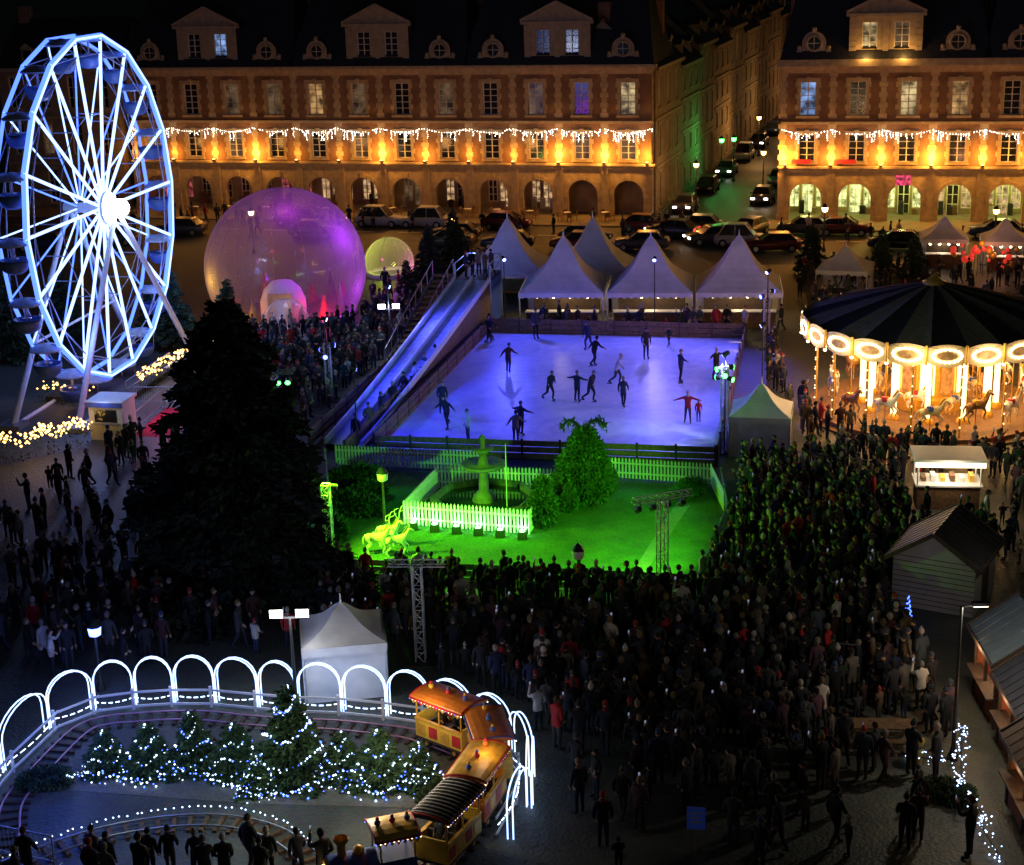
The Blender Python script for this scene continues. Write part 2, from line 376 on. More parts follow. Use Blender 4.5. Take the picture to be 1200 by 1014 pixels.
    while x<L+.2:
        ph=(x%bay)/bay; z=7.6-.35*sin(pi*ph); yy=-.45
        wire.append((x,yy,z+.03))
        if rnd.random()<.85: g.bulb((x,yy+rnd.uniform(-.03,.03),z+rnd.uniform(-.03,.03)),rnd.choice([.04,.055,.065]),0)
        dl=rnd.choice([0,0,1,2,3,5]) if rnd.random()<.75 else 0
        for q in range(dl): g.bulb((x+rnd.uniform(-.05,.05),yy,z-.15*(q+1)),rnd.choice([.035,.05,.06]),0)
        x+=rnd.uniform(.12,.26)
    g.path(wire,.012,3,1); g.obj('icicle_garland',[E_warmw2,M_black],root)
    u=MB()
    for i in range(nb+1):
        x=min(max(i*bay,.3),L-.3); e=glow(i)
        u.box(x-.12,x+.12,-.62,-.38,4.63,4.8,0); u.box(x-.1,x+.1,-.6,-.4,4.801,4.83,1); u.beam((x,-.4,4.7),(x,-.005,4.7),.05,.05,0)
        light('uplight','POINT',(x,-.75,5.35),(1,.40,.055),e,root,.15)
    u.obj('uplight_fixtures',[M_black,E_warm],root)
    for i in range(0,nb,2):
        light('facade_wash','POINT',((i+1)*bay,-5.5,5.5),(1,.43,.11),wash*rnd.uniform(.7,1.25),root,.5)
    for i in range(nb):
        if bright_arc or i%2==0:
            light('arcade_light','POINT',((i+.5)*bay,2.3,3.5),rnd.choice(arc_cols),arc_e*rnd.uniform(.6,1.3),root,.2)
            u2=MB(); u2.ball(((i+.5)*bay,2.3,3.8),.13); u2.obj('arcade_lantern',[E_warmw],root)
    return root
rg=random.Random(3)
range_building('arcaded_brick_building',(-33.7,149.6,0),A0,12,3.98,12.9,[(1,.5,.2),(1,.55,.25),(1,.35,.2),(.8,.8,.7)],26,lambda i:rg.choice([80,130,210,460]),False,5,105)
RB=range_building('arcaded_brick_building',(22.9,134.0,0),radians(-13),8,3.98,13.2,[(.85,1,.22),(1,.9,.25)],190,lambda i:rg.choice([360,480,700]),True,9,150)
light('dormer_uplight','POINT',(6.5,-.8,13.5),(1,.5,.12),110,RB,.15); light('dormer_uplight','POINT',(9.4,-.8,13.5),(1,.5,.12),110,RB,.15)
b=MB(); b.box(9.2,10.4,-.25,-.18,3.1,3.9,0); b.box(.8,2.4,-.4,-.35,4.85,5.2,1); b.box(4.2,6.0,-.4,-.35,4.85,5.2,1); b.beam((9.9,-.2,3.85),(9.9,-.02,3.85),.05,.05,0)
b.obj('shop_signs',[em('sign_pink',(1,.06,.2),.9,noise=4),em('sign_red',(.9,.05,.03),.3)],RB)

def street_house(org,ang,w,h,nf,nb,seed,stonew=9):
    rnd=random.Random(seed); root=empty('town_house',org,ang); b=MB(); fh=h/nf
    def lf():
        r=rnd.random(); return 4 if r<.08 else 8 if r<.25 else 3
    for f in range(nf):
        bw=w/nb
        wins=[((i+.5)*bw,.5,f*fh+(.5 if f==0 else .85),f*fh+fh-.55) for i in range(nb)]
        wallwin(b,0,w,f*fh,(f+1)*fh,wins,0,stonew,.2,3,lf)
        for q in wins: b.box(q[0]-.62,q[0]+.62,-.08,.02,q[2]-.14,q[2]-.003,1); b.box(q[0]-.6,q[0]+.6,-.05,.02,q[3]+.003,q[3]+.2,1)
        if f: b.box(0,w,-.1,-.002,f*fh-.1,f*fh+.08,1)
    b.box(-.1,w+.1,-.35,.05,h+.003,h+.3,1)
    for x in (0.002,w-.002): b.quad((x,0,0),(x,9,0),(x,9,h),(x,0,h),stonew); b.poly([(x,0,h),(x,9,h),(x,4.5,h+4.2)],stonew)
    b.quad((0,9,0),(w,9,0),(w,9,h),(0,9,h),stonew)
    b.quad((0,-.35,h+.31),(w,-.35,h+.31),(w,4.5,h+4.5),(0,4.5,h+4.5),7); b.quad((0,9.3,h+.3),(0,4.5,h+4.5),(w,4.5,h+4.5),(w,9.3,h+.3),7)
    b.box(.4,1.4,4,5,h+3,h+5.6,0)
    for q in range(2):
        xm=w*(q+.5)/2; b.box(xm-.55,xm+.55,.4,2.2,h+.7,h+2.0,1); b.quad((xm-.42,.397,h+.85),(xm+.42,.397,h+.85),(xm+.42,.397,h+1.85),(xm-.42,.397,h+1.85),3)
        b.poly([(xm-.7,.3,h+2.003),(xm+.7,.3,h+2.003),(xm,.3,h+2.5)],1); b.quad((xm-.7,.3,h+2.0),(xm,.3,h+2.5),(xm,3,h+2.5),(xm-.7,3,h+2.0),7); b.quad((xm+.7,.3,h+2.0),(xm+.7,3,h+2.0),(xm,3,h+2.5),(xm,.3,h+2.5),7)
    b.obj('house_walls_and_roof',FM,root)
SD=radians(17.5)
sdv=Vector((sin(SD),cos(SD),0)); srt=Vector((cos(SD),-sin(SD),0))
p=Vector((12.9,138.5,0)); k=0
while k<9:
    w=random.Random(k).choice([8,9,10,11]); h=[12.2,11.4,12.6,11.8,13,12,12.5,13,12][k]
    street_house((p.x,p.y,0),atan2(sdv.y,sdv.x),w,h,4 if k%2 else 3,3,40+k)
    p=p+sdv*(w+.02); k+=1
p=Vector((22.9,134.0,0))+sdv*11; k=0
while k<7:
    w=9; o=p+sdv*w
    street_house((o.x,o.y,0),atan2(-sdv.y,-sdv.x),w,12.5+(k%3)*.5,3,3,60+k); p=p+sdv*(w+.02); k+=1
street_house((32,232,0),radians(-15),16,14,4,5,77); street_house((48.2,228,0),radians(-15),14,15,4,4,78); street_house((16,237,0),radians(-15),15.5,15,4,4,79)
street_house((-46.5,153.2,0),A0,12,12.6,3,4,81)

# ------------------------------------------------------------------ lamp posts / trusses
def lamp_post(loc,h,col,e,emat,style=0,size=.15,name='street_lamp'):
    root=empty(name,loc); b=MB()
    b.lathe([(.16,0),(.16,.12),(.09,.3),(.06,.6),(.045,h)],10,mi=0)
    if style==0:
        b.lathe([(.05,h-.02),(.2,h+.05),(.24,h+.35),(.1,h+.5),(.02,h+.6)],8,mi=1); b.lathe([(.26,h+.36),(.12,h+.56),(.0,h+.66)],8,mi=0)
        lz=h+.2; lx=0
    elif style==1:
        b.beam((-.55,0,h),(.55,0,h),.06,.06,0)
        for x in (-.42,.42): b.box(x-.22,x+.22,-.13,.1,h+.04,h+.34,0); b.box(x-.2,x+.2,-.15,-.131,h+.06,h+.32,1)
        lz=h+.2; lx=0
    else:
        b.beam((0,0,h),(.5,0,h+.05),.06,.06,0); b.box(.3,.8,-.1,.1,h+.03,h+.13,0); b.box(.34,.76,-.08,.08,h+.0,h+.029,1); lz=h-.1; lx=.55
    b.obj('post_and_head',[M_black,emat],root)
    if e>1: light('lamp_light','POINT',(lx,-.35 if style==1 else (-.3 if style==0 else 0),lz),col,e,root,size)
    return root
def truss(loc,h,rz=0,w=.32,name='lighting_truss',bar=0,heads=0,emat=None):
    root=empty(name,loc,rz); b=MB(); c=[(-w/2,-w/2),(w/2,-w/2),(w/2,w/2),(-w/2,w/2)]
    for x,y in c: b.tube((x,y,0),(x,y,h),.028,.028,5)
    n=int(h/.4)
    for k in range(n):
        z0=k*h/n; z1=(k+1)*h/n
        for q in range(4):
            a=c[q]; d=c[(q+1)%4]
            b.tube((a[0],a[1],z0),(d[0],d[1],z1),.014,.014,4,0,False) if k%2 else b.tube((d[0],d[1],z0),(a[0],a[1],z1),.014,.014,4,0,False)
            b.tube((a[0],a[1],z1),(d[0],d[1],z1),.014,.014,4,0,False)
    b.box(-.5,.5,-.5,.5,.002,.06,1)
    if bar:
        for dy,dz in ((-.12,0),(.12,0),(0,.22)): b.tube((-bar/2,dy,h+dz),(bar/2,dy,h+dz),.025,.025,5)
        m=int(bar/.3)
        for k in range(m):
            x=-bar/2+k*bar/m; x2=x+bar/m; b.tube((x,-.12,h),(x2,0,h+.22),.012,.012,4,0,False); b.tube((x,0,h+.22),(x2,.12,h),.012,.012,4,0,False); b.tube((x,-.12,h),(x2,.12,h),.012,.012,4,0,False)
        f=1 if emat is not E_green else -1
        for k in range(heads):
            x=-bar/2+(k+.5)*bar/max(heads,1); b.beam((x,0,h),(x,0,h-.2),.05,.05,1); b.tube((x,.05*f,h-.28),(x,.25*f,h-.38),.11,.15,8,1); b.tube((x,.251*f,h-.38),(x,.27*f,h-.388),.13,.13,8,2)
    else:
        for k in range(heads):
            a=k*2*pi/max(heads,1)+.4; z=h-.1-.25*(k%3); x,y=.33*cos(a),.33*sin(a)
            b.tube((x*.6,y*.6,z),(x*1.3,y*1.3,z-.05),.12,.14,8,1); b.tube((x*1.31,y*1.31,z-.05),(x*1.4,y*1.4,z-.055),.13,.13,8,2)
    b.obj('truss_frame',[M_alu,M_black,emat or M_black],root); return root

# ------------------------------------------------------------------ rink
iFL,iBL,iBR,iFR=Vector((-6.7,74.8,0)),Vector((-1.3,98.0,0)),Vector((14.2,94.6,0)),Vector((9.4,71.4,0))
rink=empty('ice_rink')
mi=bpy.data.materials.new('ice'); mi.use_nodes=True; nt=mi.node_tree; bb=nt.nodes['Principled BSDF']; bb.inputs['Roughness'].default_value=.38
tc=nt.nodes.new('ShaderNodeTexCoord'); no=nt.nodes.new('ShaderNodeTexNoise'); no.inputs['Scale'].default_value=.45; no.inputs['Detail'].default_value=12; no.inputs['Distortion'].default_value=3; no.inputs['Roughness'].default_value=.6
r=nt.nodes.new('ShaderNodeValToRGB'); r.color_ramp.elements[0].color=(.58,.64,.72,1); r.color_ramp.elements[1].color=(.82,.85,.9,1); r.color_ramp.elements[0].position=.35; r.color_ramp.elements[1].position=.65
nt.links.new(tc.outputs['Object'],no.inputs[0]); nt.links.new(no.outputs['Fac'],r.inputs[0]); nt.links.new(r.outputs[0],bb.inputs['Base Color'])
b=MB(); q=[iFL,iFR,iBR,iBL]; t=[(p.x,p.y,.15) for p in q]; b.poly(t,0)
for i in range(4):
    j=(i+1)%4; b.quad((q[i].x,q[i].y,0),(q[j].x,q[j].y,0),t[j],t[i],1)
b.obj('ice_sheet',[mi,M_black],rink)
def barrier(b,P,h,z=0,step=1.9,board=0,post=1,gapb=.08,th=.06):
    for i in range(len(P)-1):
        a=Vector(P[i]);c=Vector(P[i+1]);L=(c-a).length;n=max(1,round(L/step))
        for k in range(n+1):
            p=a.lerp(c,k/n); b.rbox(p.x,p.y,z+p.z,z+p.z+h+.12,.1,.1,atan2((c-a).y,(c-a).x),post)
        for k in range(n):
            p=a.lerp(c,k/n);s=a.lerp(c,(k+1)/n)
            m=3
            for r_ in range(m):
                zz=z+gapb+h*(r_+.5)/m-.02
                b.beam((p.x,p.y,p.z+zz),(s.x,s.y,s.z+zz),th,h/m-.05,board)
b=MB()
barrier(b,[tuple(iFL),tuple(iFR)],.95); barrier(b,[tuple(iFR+Vector((.1,.1,0))),tuple(iBR)],.95); barrier(b,[tuple(iBR+Vector((0,.1,0))),tuple(iBL+Vector((0,.1,0)))],1.0); barrier(b,[tuple(iBL),tuple(iFL+Vector((0,.15,0)))],.95)
b.obj('wooden_barrier',[M_wood,M_dwood],rink)

# ------------------------------------------------------------------ sledging ramp
ramp=empty('toboggan_slide'); b=MB()
bl,br_=Vector((-9.2,76.0,.25)),Vector((-7.35,75.3,.25)); tl,tr_=Vector((-3.3,100.6,3.0)),Vector((-1.1,100.1,3.0))
N=16
def rp(t,side):
    a=bl.lerp(tl,t); c=br_.lerp(tr_,t); p=a.lerp(c,side); p.z=.25+2.75*(t**1.25); return p
for k in range(N):
    t0,t1=k/N,(k+1)/N
    for (s0,s1,m_) in ((0.03,.49,0),(.51,.97,0)):
        b.quad(rp(t0,s0),rp(t0,s1),rp(t1,s1),rp(t1,s0),m_)
    for s0 in (0,.5,1):
        a=rp(t0,s0);c=rp(t1,s0); b.beam(a+Vector((0,0,.12)),c+Vector((0,0,.12)),.1,.34,1)
    for s0 in (0,1):
        a=rp(t0,s0);c=rp(t1,s0); b.quad((a.x,a.y,0),(c.x,c.y,0),(c.x,c.y,c.z),(a.x,a.y,a.z),2)
pl=[tl,tr_,tr_+Vector((.7,3.2,0)),tl+Vector((.7,3.2,0))]
b.poly([tuple(p) for p in pl],2)
for p in pl: b.beam((p.x,p.y,0),(p.x,p.y,4.1),.12,.12,3)
for i in (1,2,3):
    a=pl[i];c=pl[(i+1)%4]
    for h in (.5,1.05): b.tube(a+Vector((0,0,h)),c+Vector((0,0,h)),.035,.035,5,3)
for i in range(4):
    a=pl[i];c=pl[(i+1)%4]; b.quad((a.x,a.y,.02),(c.x,c.y,.02),(c.x,c.y,2.9),(a.x,a.y,2.9),4)
s0=Vector((-6.6,91.5,0)); s1=Vector((-4.1,102.0,3.0))
for k in range(17):
    p=s0.lerp(s1,k/16); b.rbox(p.x,p.y,p.z-.04 if k else .01,p.z+.05,1.3,.6,radians(-13),2)
side=Vector((.65,.15,0))
for s in (-1,1):
    b.tube(s0+side*s+Vector((0,0,1)),s1+side*s+Vector((0,0,1)),.035,.035,5,3); b.beam(s0+side*s+Vector((0,0,.05)),s1+side*s,.06,.25,3)
    for k in range(9):
        p=s0.lerp(s1,k/8)+side*s; b.tube(p,p+Vector((0,0,1)),.025,.025,4,3)
b.obj('slide_lanes',[mat('snow_mat',(.55,.58,.6),.6,var=.2,scale=3),M_white,M_wood,M_steel,M_blue],ramp)
light('slide_blue_light','POINT',(-2.2,103.5,4.2),(.15,.25,1),90,ramp,.2)
b=MB(); barrier(b,[(-8.0,73.9,0),(-3.6,91.5,.3)],.95); barrier(b,[(-10.0,76.2,0),(-6.9,89.5,.0)],.9); b.obj('side_barriers',[M_wood,M_dwood],ramp)

# ------------------------------------------------------------------ tents
def pagoda(loc,rz,w,he,hp,name='pagoda_tent',open_=True,e=0,col=(1,.8,.5)):
    root=empty(name,loc,rz); b=MB(); h=w/2; n=10
    prof=[]
    for k in range(n+1):
        t=k/n; prof.append((h*(1-t)*(1-.28*sin(pi*t)),he+(hp-he)*t))
    m=6
    for s in range(4):
        a=s*pi/2
        for k in range(n):
            for j in range(m):
                def P(k_,j_):
                    r_,z=prof[k_]; u=-1+2*j_/m; z2=z-.05*(1-u*u)*(1 if k_<n else 0); x=r_*u; y=-r_
                    return (x*cos(a)-y*sin(a),x*sin(a)+y*cos(a),z2)
                b.add([P(k,j),P(k,j+1),P(k+1,j+1),P(k+1,j)],[(0,1,2,3)],0,True)
        for j in range(12):
            u0=-h+w*j/12;u1=u0+w/12
            pts=[(u0,-h-.02,he),(u0,-h-.02,he-.25),((u0+u1)/2,-h-.02,he-.34),(u1,-h-.02,he-.25),(u1,-h-.02,he)]
            b.poly([(x*cos(a)-y*sin(a),x*sin(a)+y*cos(a),z) for x,y,z in pts],0)
        x,y=h-.04,h-.04; xx,yy=x*cos(a)-y*sin(a),x*sin(a)+y*cos(a)
        b.tube((xx,yy,0),(xx,yy,he),.05,.05,6,1)
        if (s==2) or (not open_) or (s in(1,3) and open_=='half'):
            q=[(-h+.06,-h+.05,.02),(h-.06,-h+.05,.02),(h-.06,-h+.05,he-.02),(-h+.06,-h+.05,he-.02)]
            b.poly([(x*cos(a)-y*sin(a),x*sin(a)+y*cos(a),z) for x,y,z in q],0)
    b.tube((0,0,hp-.05),(0,0,hp+.3),.05,.02,6,1)
    b.obj('canvas_and_poles',[M_tent,M_alu],root)
    if e:
        c=MB(); c.box(-h+.4,h-.4,-h+.5,-h+1.0,.02,1.0,0); c.box(-h+.35,h-.35,-h+.42,-h+1.08,1.003,1.06,1); c.box(-h+.5,h-.5,h-.9,h-.4,.02,1.7,2)
        for q in range(8):
            x=-h+.7+q*(w-1.4)/7; c.box(x-.12,x+.12,h-.8,h-.5,1.703,1.9+.1*(q%3),[0,3,1][q%3])
        c.obj('counter_and_goods',[M_wood,M_white,M_dwood,M_red],root)
        l=MB()
        for q in (-.6,-.2,.2,.6): l.ball((h*q,-h*.7,he-.42),.1)
        l.obj('festoon_lamps',[E_warmw],root)
        light('tent_light','POINT',(0,.5,he-.5),col,e,root,.2)
    return root
ta=radians(-7)
tu=Vector((cos(ta),sin(ta),0)); tv=Vector((-sin(ta),cos(ta),0))
t0=Vector((.55,99.0,0))
for k in range(3):
    p=t0+tu*(2.75+k*5.5)+tv*2.7; pagoda(p,ta,5.3,2.35,5.5,open_=True,e=150,col=(1,.72,.38))
for k in range(2):
    p=Vector((.1,107.4,0))+tu*(k*5.7); pagoda(p,ta,5.3,2.4,5.7,open_='half')
pagoda((11.9,73.9,0),radians(-12),2.9,2.0,3.3,open_=False)
pagoda((31.3,114.6,0),radians(-12),3.2,2.2,3.6,e=60); pagoda((35.2,113.0,0),radians(-12),3.2,2.2,3.6,e=90,col=(1,.6,.4)); pagoda((22.6,106.5,0),radians(-20),3.4,1.9,3.3)
pagoda((-5.9,50.0,0),radians(8),2.8,2.0,3.0,open_=False)

# ------------------------------------------------------------------ snow-globe domes
def filmmat(name,tr,edge,col=(.8,.8,.85)):
    m=bpy.data.materials.new(name); m.use_nodes=True; nt=m.node_tree; nt.nodes.clear()
    o=nt.nodes.new('ShaderNodeOutputMaterial'); t=nt.nodes.new('ShaderNodeBsdfTransparent'); l=nt.nodes.new('ShaderNodeBsdfTranslucent'); g=nt.nodes.new('ShaderNodeBsdfGlossy'); g.inputs['Roughness'].default_value=.12
    l.inputs['Color'].default_value=col+(1,)
    d=nt.nodes.new('ShaderNodeBsdfDiffuse'); d.inputs['Color'].default_value=tuple(c*.35 for c in col)+(1,)
    a=nt.nodes.new('ShaderNodeMixShader'); a.inputs[0].default_value=.35; c=nt.nodes.new('ShaderNodeMixShader'); e=nt.nodes.new('ShaderNodeMixShader'); e.inputs[0].default_value=.12
    fr=nt.nodes.new('ShaderNodeLayerWeight'); fr.inputs[0].default_value=.35; mr=nt.nodes.new('ShaderNodeMapRange'); mr.inputs[3].default_value=tr; mr.inputs[4].default_value=edge
    nt.links.new(fr.outputs['Facing'],mr.inputs[0]); nt.links.new(mr.outputs[0],c.inputs[0])
    nt.links.new(l.outputs[0],a.inputs[1]); nt.links.new(d.outputs[0],a.inputs[2]); nt.links.new(a.outputs[0],e.inputs[1]); nt.links.new(g.outputs[0],e.inputs[2])
    nt.links.new(t.outputs[0],c.inputs[1]); nt.links.new(e.outputs[0],c.inputs[2]); nt.links.new(c.outputs[0],o.inputs[0]); return m
M_film=filmmat('clear_plastic_film',.16,.6)
def dome(name,c,R,zc,seams=16):
    root=empty(name,c); b=MB(); prof=[]; n=20; a0=math.asin(max(-1,-zc/R))
    for k in range(n+1):
        a=a0+(pi/2-a0)*k/n; prof.append((R*cos(a),zc+R*sin(a)))
    b.lathe(prof,40); b.obj('inflatable_shell',[M_film],root)
    s=MB()
    for q in range(seams):
        t=2*pi*q/seams; s.path([((r_+.01)*cos(t),(r_+.01)*sin(t),z) for r_,z in prof],.012,3,0)
    s.lathe([(prof[0][0]+.25,0.002),(prof[0][0]+.3,.2),(prof[0][0],.35)],40,mi=1); s.obj('seams_and_base_ring',[mat('seam_plastic',(.3,.25,.3),.5),M_white],root)
    return root
bub=dome('inflatable_snow_globe',(-14.6,105.3,0),5.3,3.1)
b=MB()
b.lathe([(1.5,0.01),(1.5,1.4),(1.2,2.2),(.7,2.7),(0,2.85)],20,(0,-2.2,0),0)
b.box(-.75,-.35,-3.9,-3.6,.02,1.9,1); b.box(.35,.75,-3.9,-3.6,.02,1.9,1); b.box(-.75,.75,-3.9,-3.6,1.903,2.2,1)
for k in range(16):
    a=k*.42; b.lathe([(.0,1.4+.5*(k%3)),(.45,.02)],8,(3.9*cos(a),3.5*sin(a)+.3,0),2 if k%2 else 3)
b.obj('igloo_and_small_trees',[M_white,M_gold,M_red,M_leafC],bub)
light('purple_light','POINT',(3.3,-1.9,5.0),(.42,.03,1),330,bub,.3); light('magenta_light','POINT',(.6,-2.6,6.6),(.6,.04,.8),130,bub,.3)
light('violet_light','POINT',(4.1,-1.5,2.2),(.6,.05,1),110,bub,.3)
light('gold_light','POINT',(-3.9,-2.4,3.0),(1,.5,.06),130,bub,.3); light('red_light','POINT',(2.4,-3.2,1),(1,.05,.03),90,bub,.3); light('red_light','POINT',(-2.4,-3.4,.9),(1,.25,.03),60,bub,.3)
sb=dome('inflatable_entrance_dome',(-14.0,99.6,0),1.5,.8,10); light('warm_light','POINT',(0,0,1.2),(.7,.7,1),35,sb,.2)
gb=dome('inflatable_igloo',(-8.6,117.0,0),1.8,1.0,10); light('yellow_light','POINT',(-.5,-.3,1.4),(.8,1,.1),130,gb,.2); light('magenta_light','POINT',(1,-.5,.8),(1,.1,.6),60,gb,.2)

# ------------------------------------------------------------------ ferris wheel
fw=empty('ferris_wheel',(-22.6,88.5,0),atan2(.98,.197))
HZ=10.2; RW=9.2; NS=18
E_rim=em('led_rim',(.07,.16,1),3.0); E_spoke=em('led_spoke',(.33,.5,1),2.7); E_hub=em('hub_lamp',(.9,.95,1),20)
M_fw=mat('wheel_steel',(.35,.38,.5),.5,.2,var=.1)
b=MB()
for y in (-.75,.75):
    P=[(RW*cos(2*pi*k/NS),y,HZ+RW*sin(2*pi*k/NS)) for k in range(NS)]
    Q=[(RW*.9*cos(2*pi*k/NS),y,HZ+RW*.9*sin(2*pi*k/NS)) for k in range(NS)]
    b.path(P,.15 if y<0 else .11,6,0,True); b.path(P,.05,5,1,True); b.path(Q,.04,5,2,True)
    if y<0: b.path([(p_[0]*1.0,y-.15,p_[2]) for p_ in P],.06,5,1,True)
    for k in range(NS):
        b.tube((.5*cos(2*pi*k/NS),y*.9,HZ+.5*sin(2*pi*k/NS)),P[k],.09 if y<0 else .05,.09 if y<0 else .05,5,1 if y<0 or k%2 else 0,False)
        b.tube(Q[k],P[(k+1)%NS],.03,.03,4,2,False)
for k in range(NS):
    c,s=cos(2*pi*k/NS),sin(2*pi*k/NS)
    b.tube((RW*c,-.75,HZ+RW*s),(RW*c,.75,HZ+RW*s),.05,.05,5,2)
    b.tube((RW*.55*c,-.62,HZ+RW*.55*s),(RW*.55*c,.62,HZ+RW*.55*s),.03,.03,4,2)
    c2,s2=cos(2*pi*(k+1)/NS),sin(2*pi*(k+1)/NS); b.tube((RW*.55*c,-.62,HZ+RW*.55*s),(RW*.55*c2,-.62,HZ+RW*.55*s2),.025,.025,4,2)
b.obj('rims_and_spokes',[E_rim,E_spoke,M_fw],fw)
b=MB(); b.tube((0,-1.6,HZ),(0,1.6,HZ),.28,.28,12,0); b.tube((0,-1.0,HZ),(0,-.85,HZ),.9,.9,20,0)
for k in range(14):
    t=2*pi*k/14; b.ball((.65*cos(t),-1.08,HZ+.65*sin(t)),.16,1,6,4)
b.ball((0,-1.65,HZ),.5,1,10,8); b.obj('hub',[M_white,E_hub],fw)
b=MB()
for y,yf in ((-1.4,-1.7),(1.4,1.9)):
    for x in (-7.9,7.9): b.tube((x,yf,0.05),(0,y,HZ),.17,.14,10,0)
b.tube((-5,1.6,3.85),(5,1.6,3.85),.08,.08,8,0)
b.tube((-7.9,-1.7,.06),(7.9,-1.7,.06),.12,.12,8,0); b.tube((-7.9,1.9,.06),(7.9,1.9,.06),.12,.12,8,0)
for x in (-7.9,7.9): b.box(x-.6,x+.6,-2.3,-1.1,.002,.25,1); b.box(x-.6,x+.6,1.3,2.5,.002,.25,1)
b.box(-3.2,3.2,-2.4,2.4,.003,.3,2)
for x in (-3.1,-1,1,3.1): b.tube((x,-2.35,.3),(x,-2.35,1.25),.03,.03,5,1)
for z in (.8,1.25): b.tube((-3.1,-2.35,z),(3.1,-2.35,z),.03,.03,5,1)
b.obj('support_legs_and_platform',[M_white,M_steel,M_dwood],fw)
g=MB(); g.lathe([(.0,-1.75),(.35,-1.72),(.6,-1.55),(.72,-1.2),(.74,-1.0),(.66,-1.0),(.6,-1.3),(.3,-1.5),(0,-1.5)],14); g.lathe([(.85,-.22),(.55,-.02),(0,.1)],14,mi=1); g.lathe([(.85,-.22),(.83,-.3)],14,mi=1)
for k in range(4):
    t=k*pi/2+.4; g.tube((.68*cos(t),.68*sin(t),-1.05),(.75*cos(t),.75*sin(t),-.22),.02,.02,4,2)
g.tube((0,0,-1.5),(0,0,.0),.03,.03,5,2); g.lathe([(.25,-.98),(.25,-.95),(0,-.95)],8,mi=2)
gm=g.mesh('gondola',[mat('gondola_blue',(.08,.13,.3),.4,var=.15),mat('gondola_roof',(.4,.43,.5),.5),M_steel])
for k in range(NS):
    t=2*pi*k/NS; place('gondola',gm,(RW*cos(t),0,HZ+RW*sin(t)),0,1,fw)
light('hub_light','POINT',(0,-2.6,HZ),(.4,.55,1),650,fw,.4)
for x,z in ((-6,5),(6,5),(0,16)): light('wheel_glow','POINT',(x,-1.9,z),(.16,.28,1),330,fw,.8)

# ------------------------------------------------------------------ skinned figures
def skinmesh(J,Ed,sub=1):
    names=list(J); me=bpy.data.meshes.new('sk'); me.from_pydata([J[n][0] for n in names],[(names.index(a),names.index(c)) for a,c in Ed],[])
    ob=bpy.data.objects.new('sk',me); COL.objects.link(ob); md=ob.modifiers.new('s','SKIN'); md.use_smooth_shade=True
    sv=me.skin_vertices[0].data
    for i,n in enumerate(names):
        r_=J[n][1]; sv[i].radius=r_ if isinstance(r_,tuple) else (r_,r_); sv[i].use_root=(i==0)
    if sub: m2=ob.modifiers.new('u','SUBSURF'); m2.levels=sub; m2.render_levels=sub
    dg=bpy.context.evaluated_depsgraph_get(); dg.update(); ev=ob.evaluated_get(dg); m=ev.to_mesh()
    vs=[tuple(v.co) for v in m.vertices]; fs=[tuple(p.vertices) for p in m.polygons]; ev.to_mesh_clear(); bpy.data.objects.remove(ob); return vs,fs
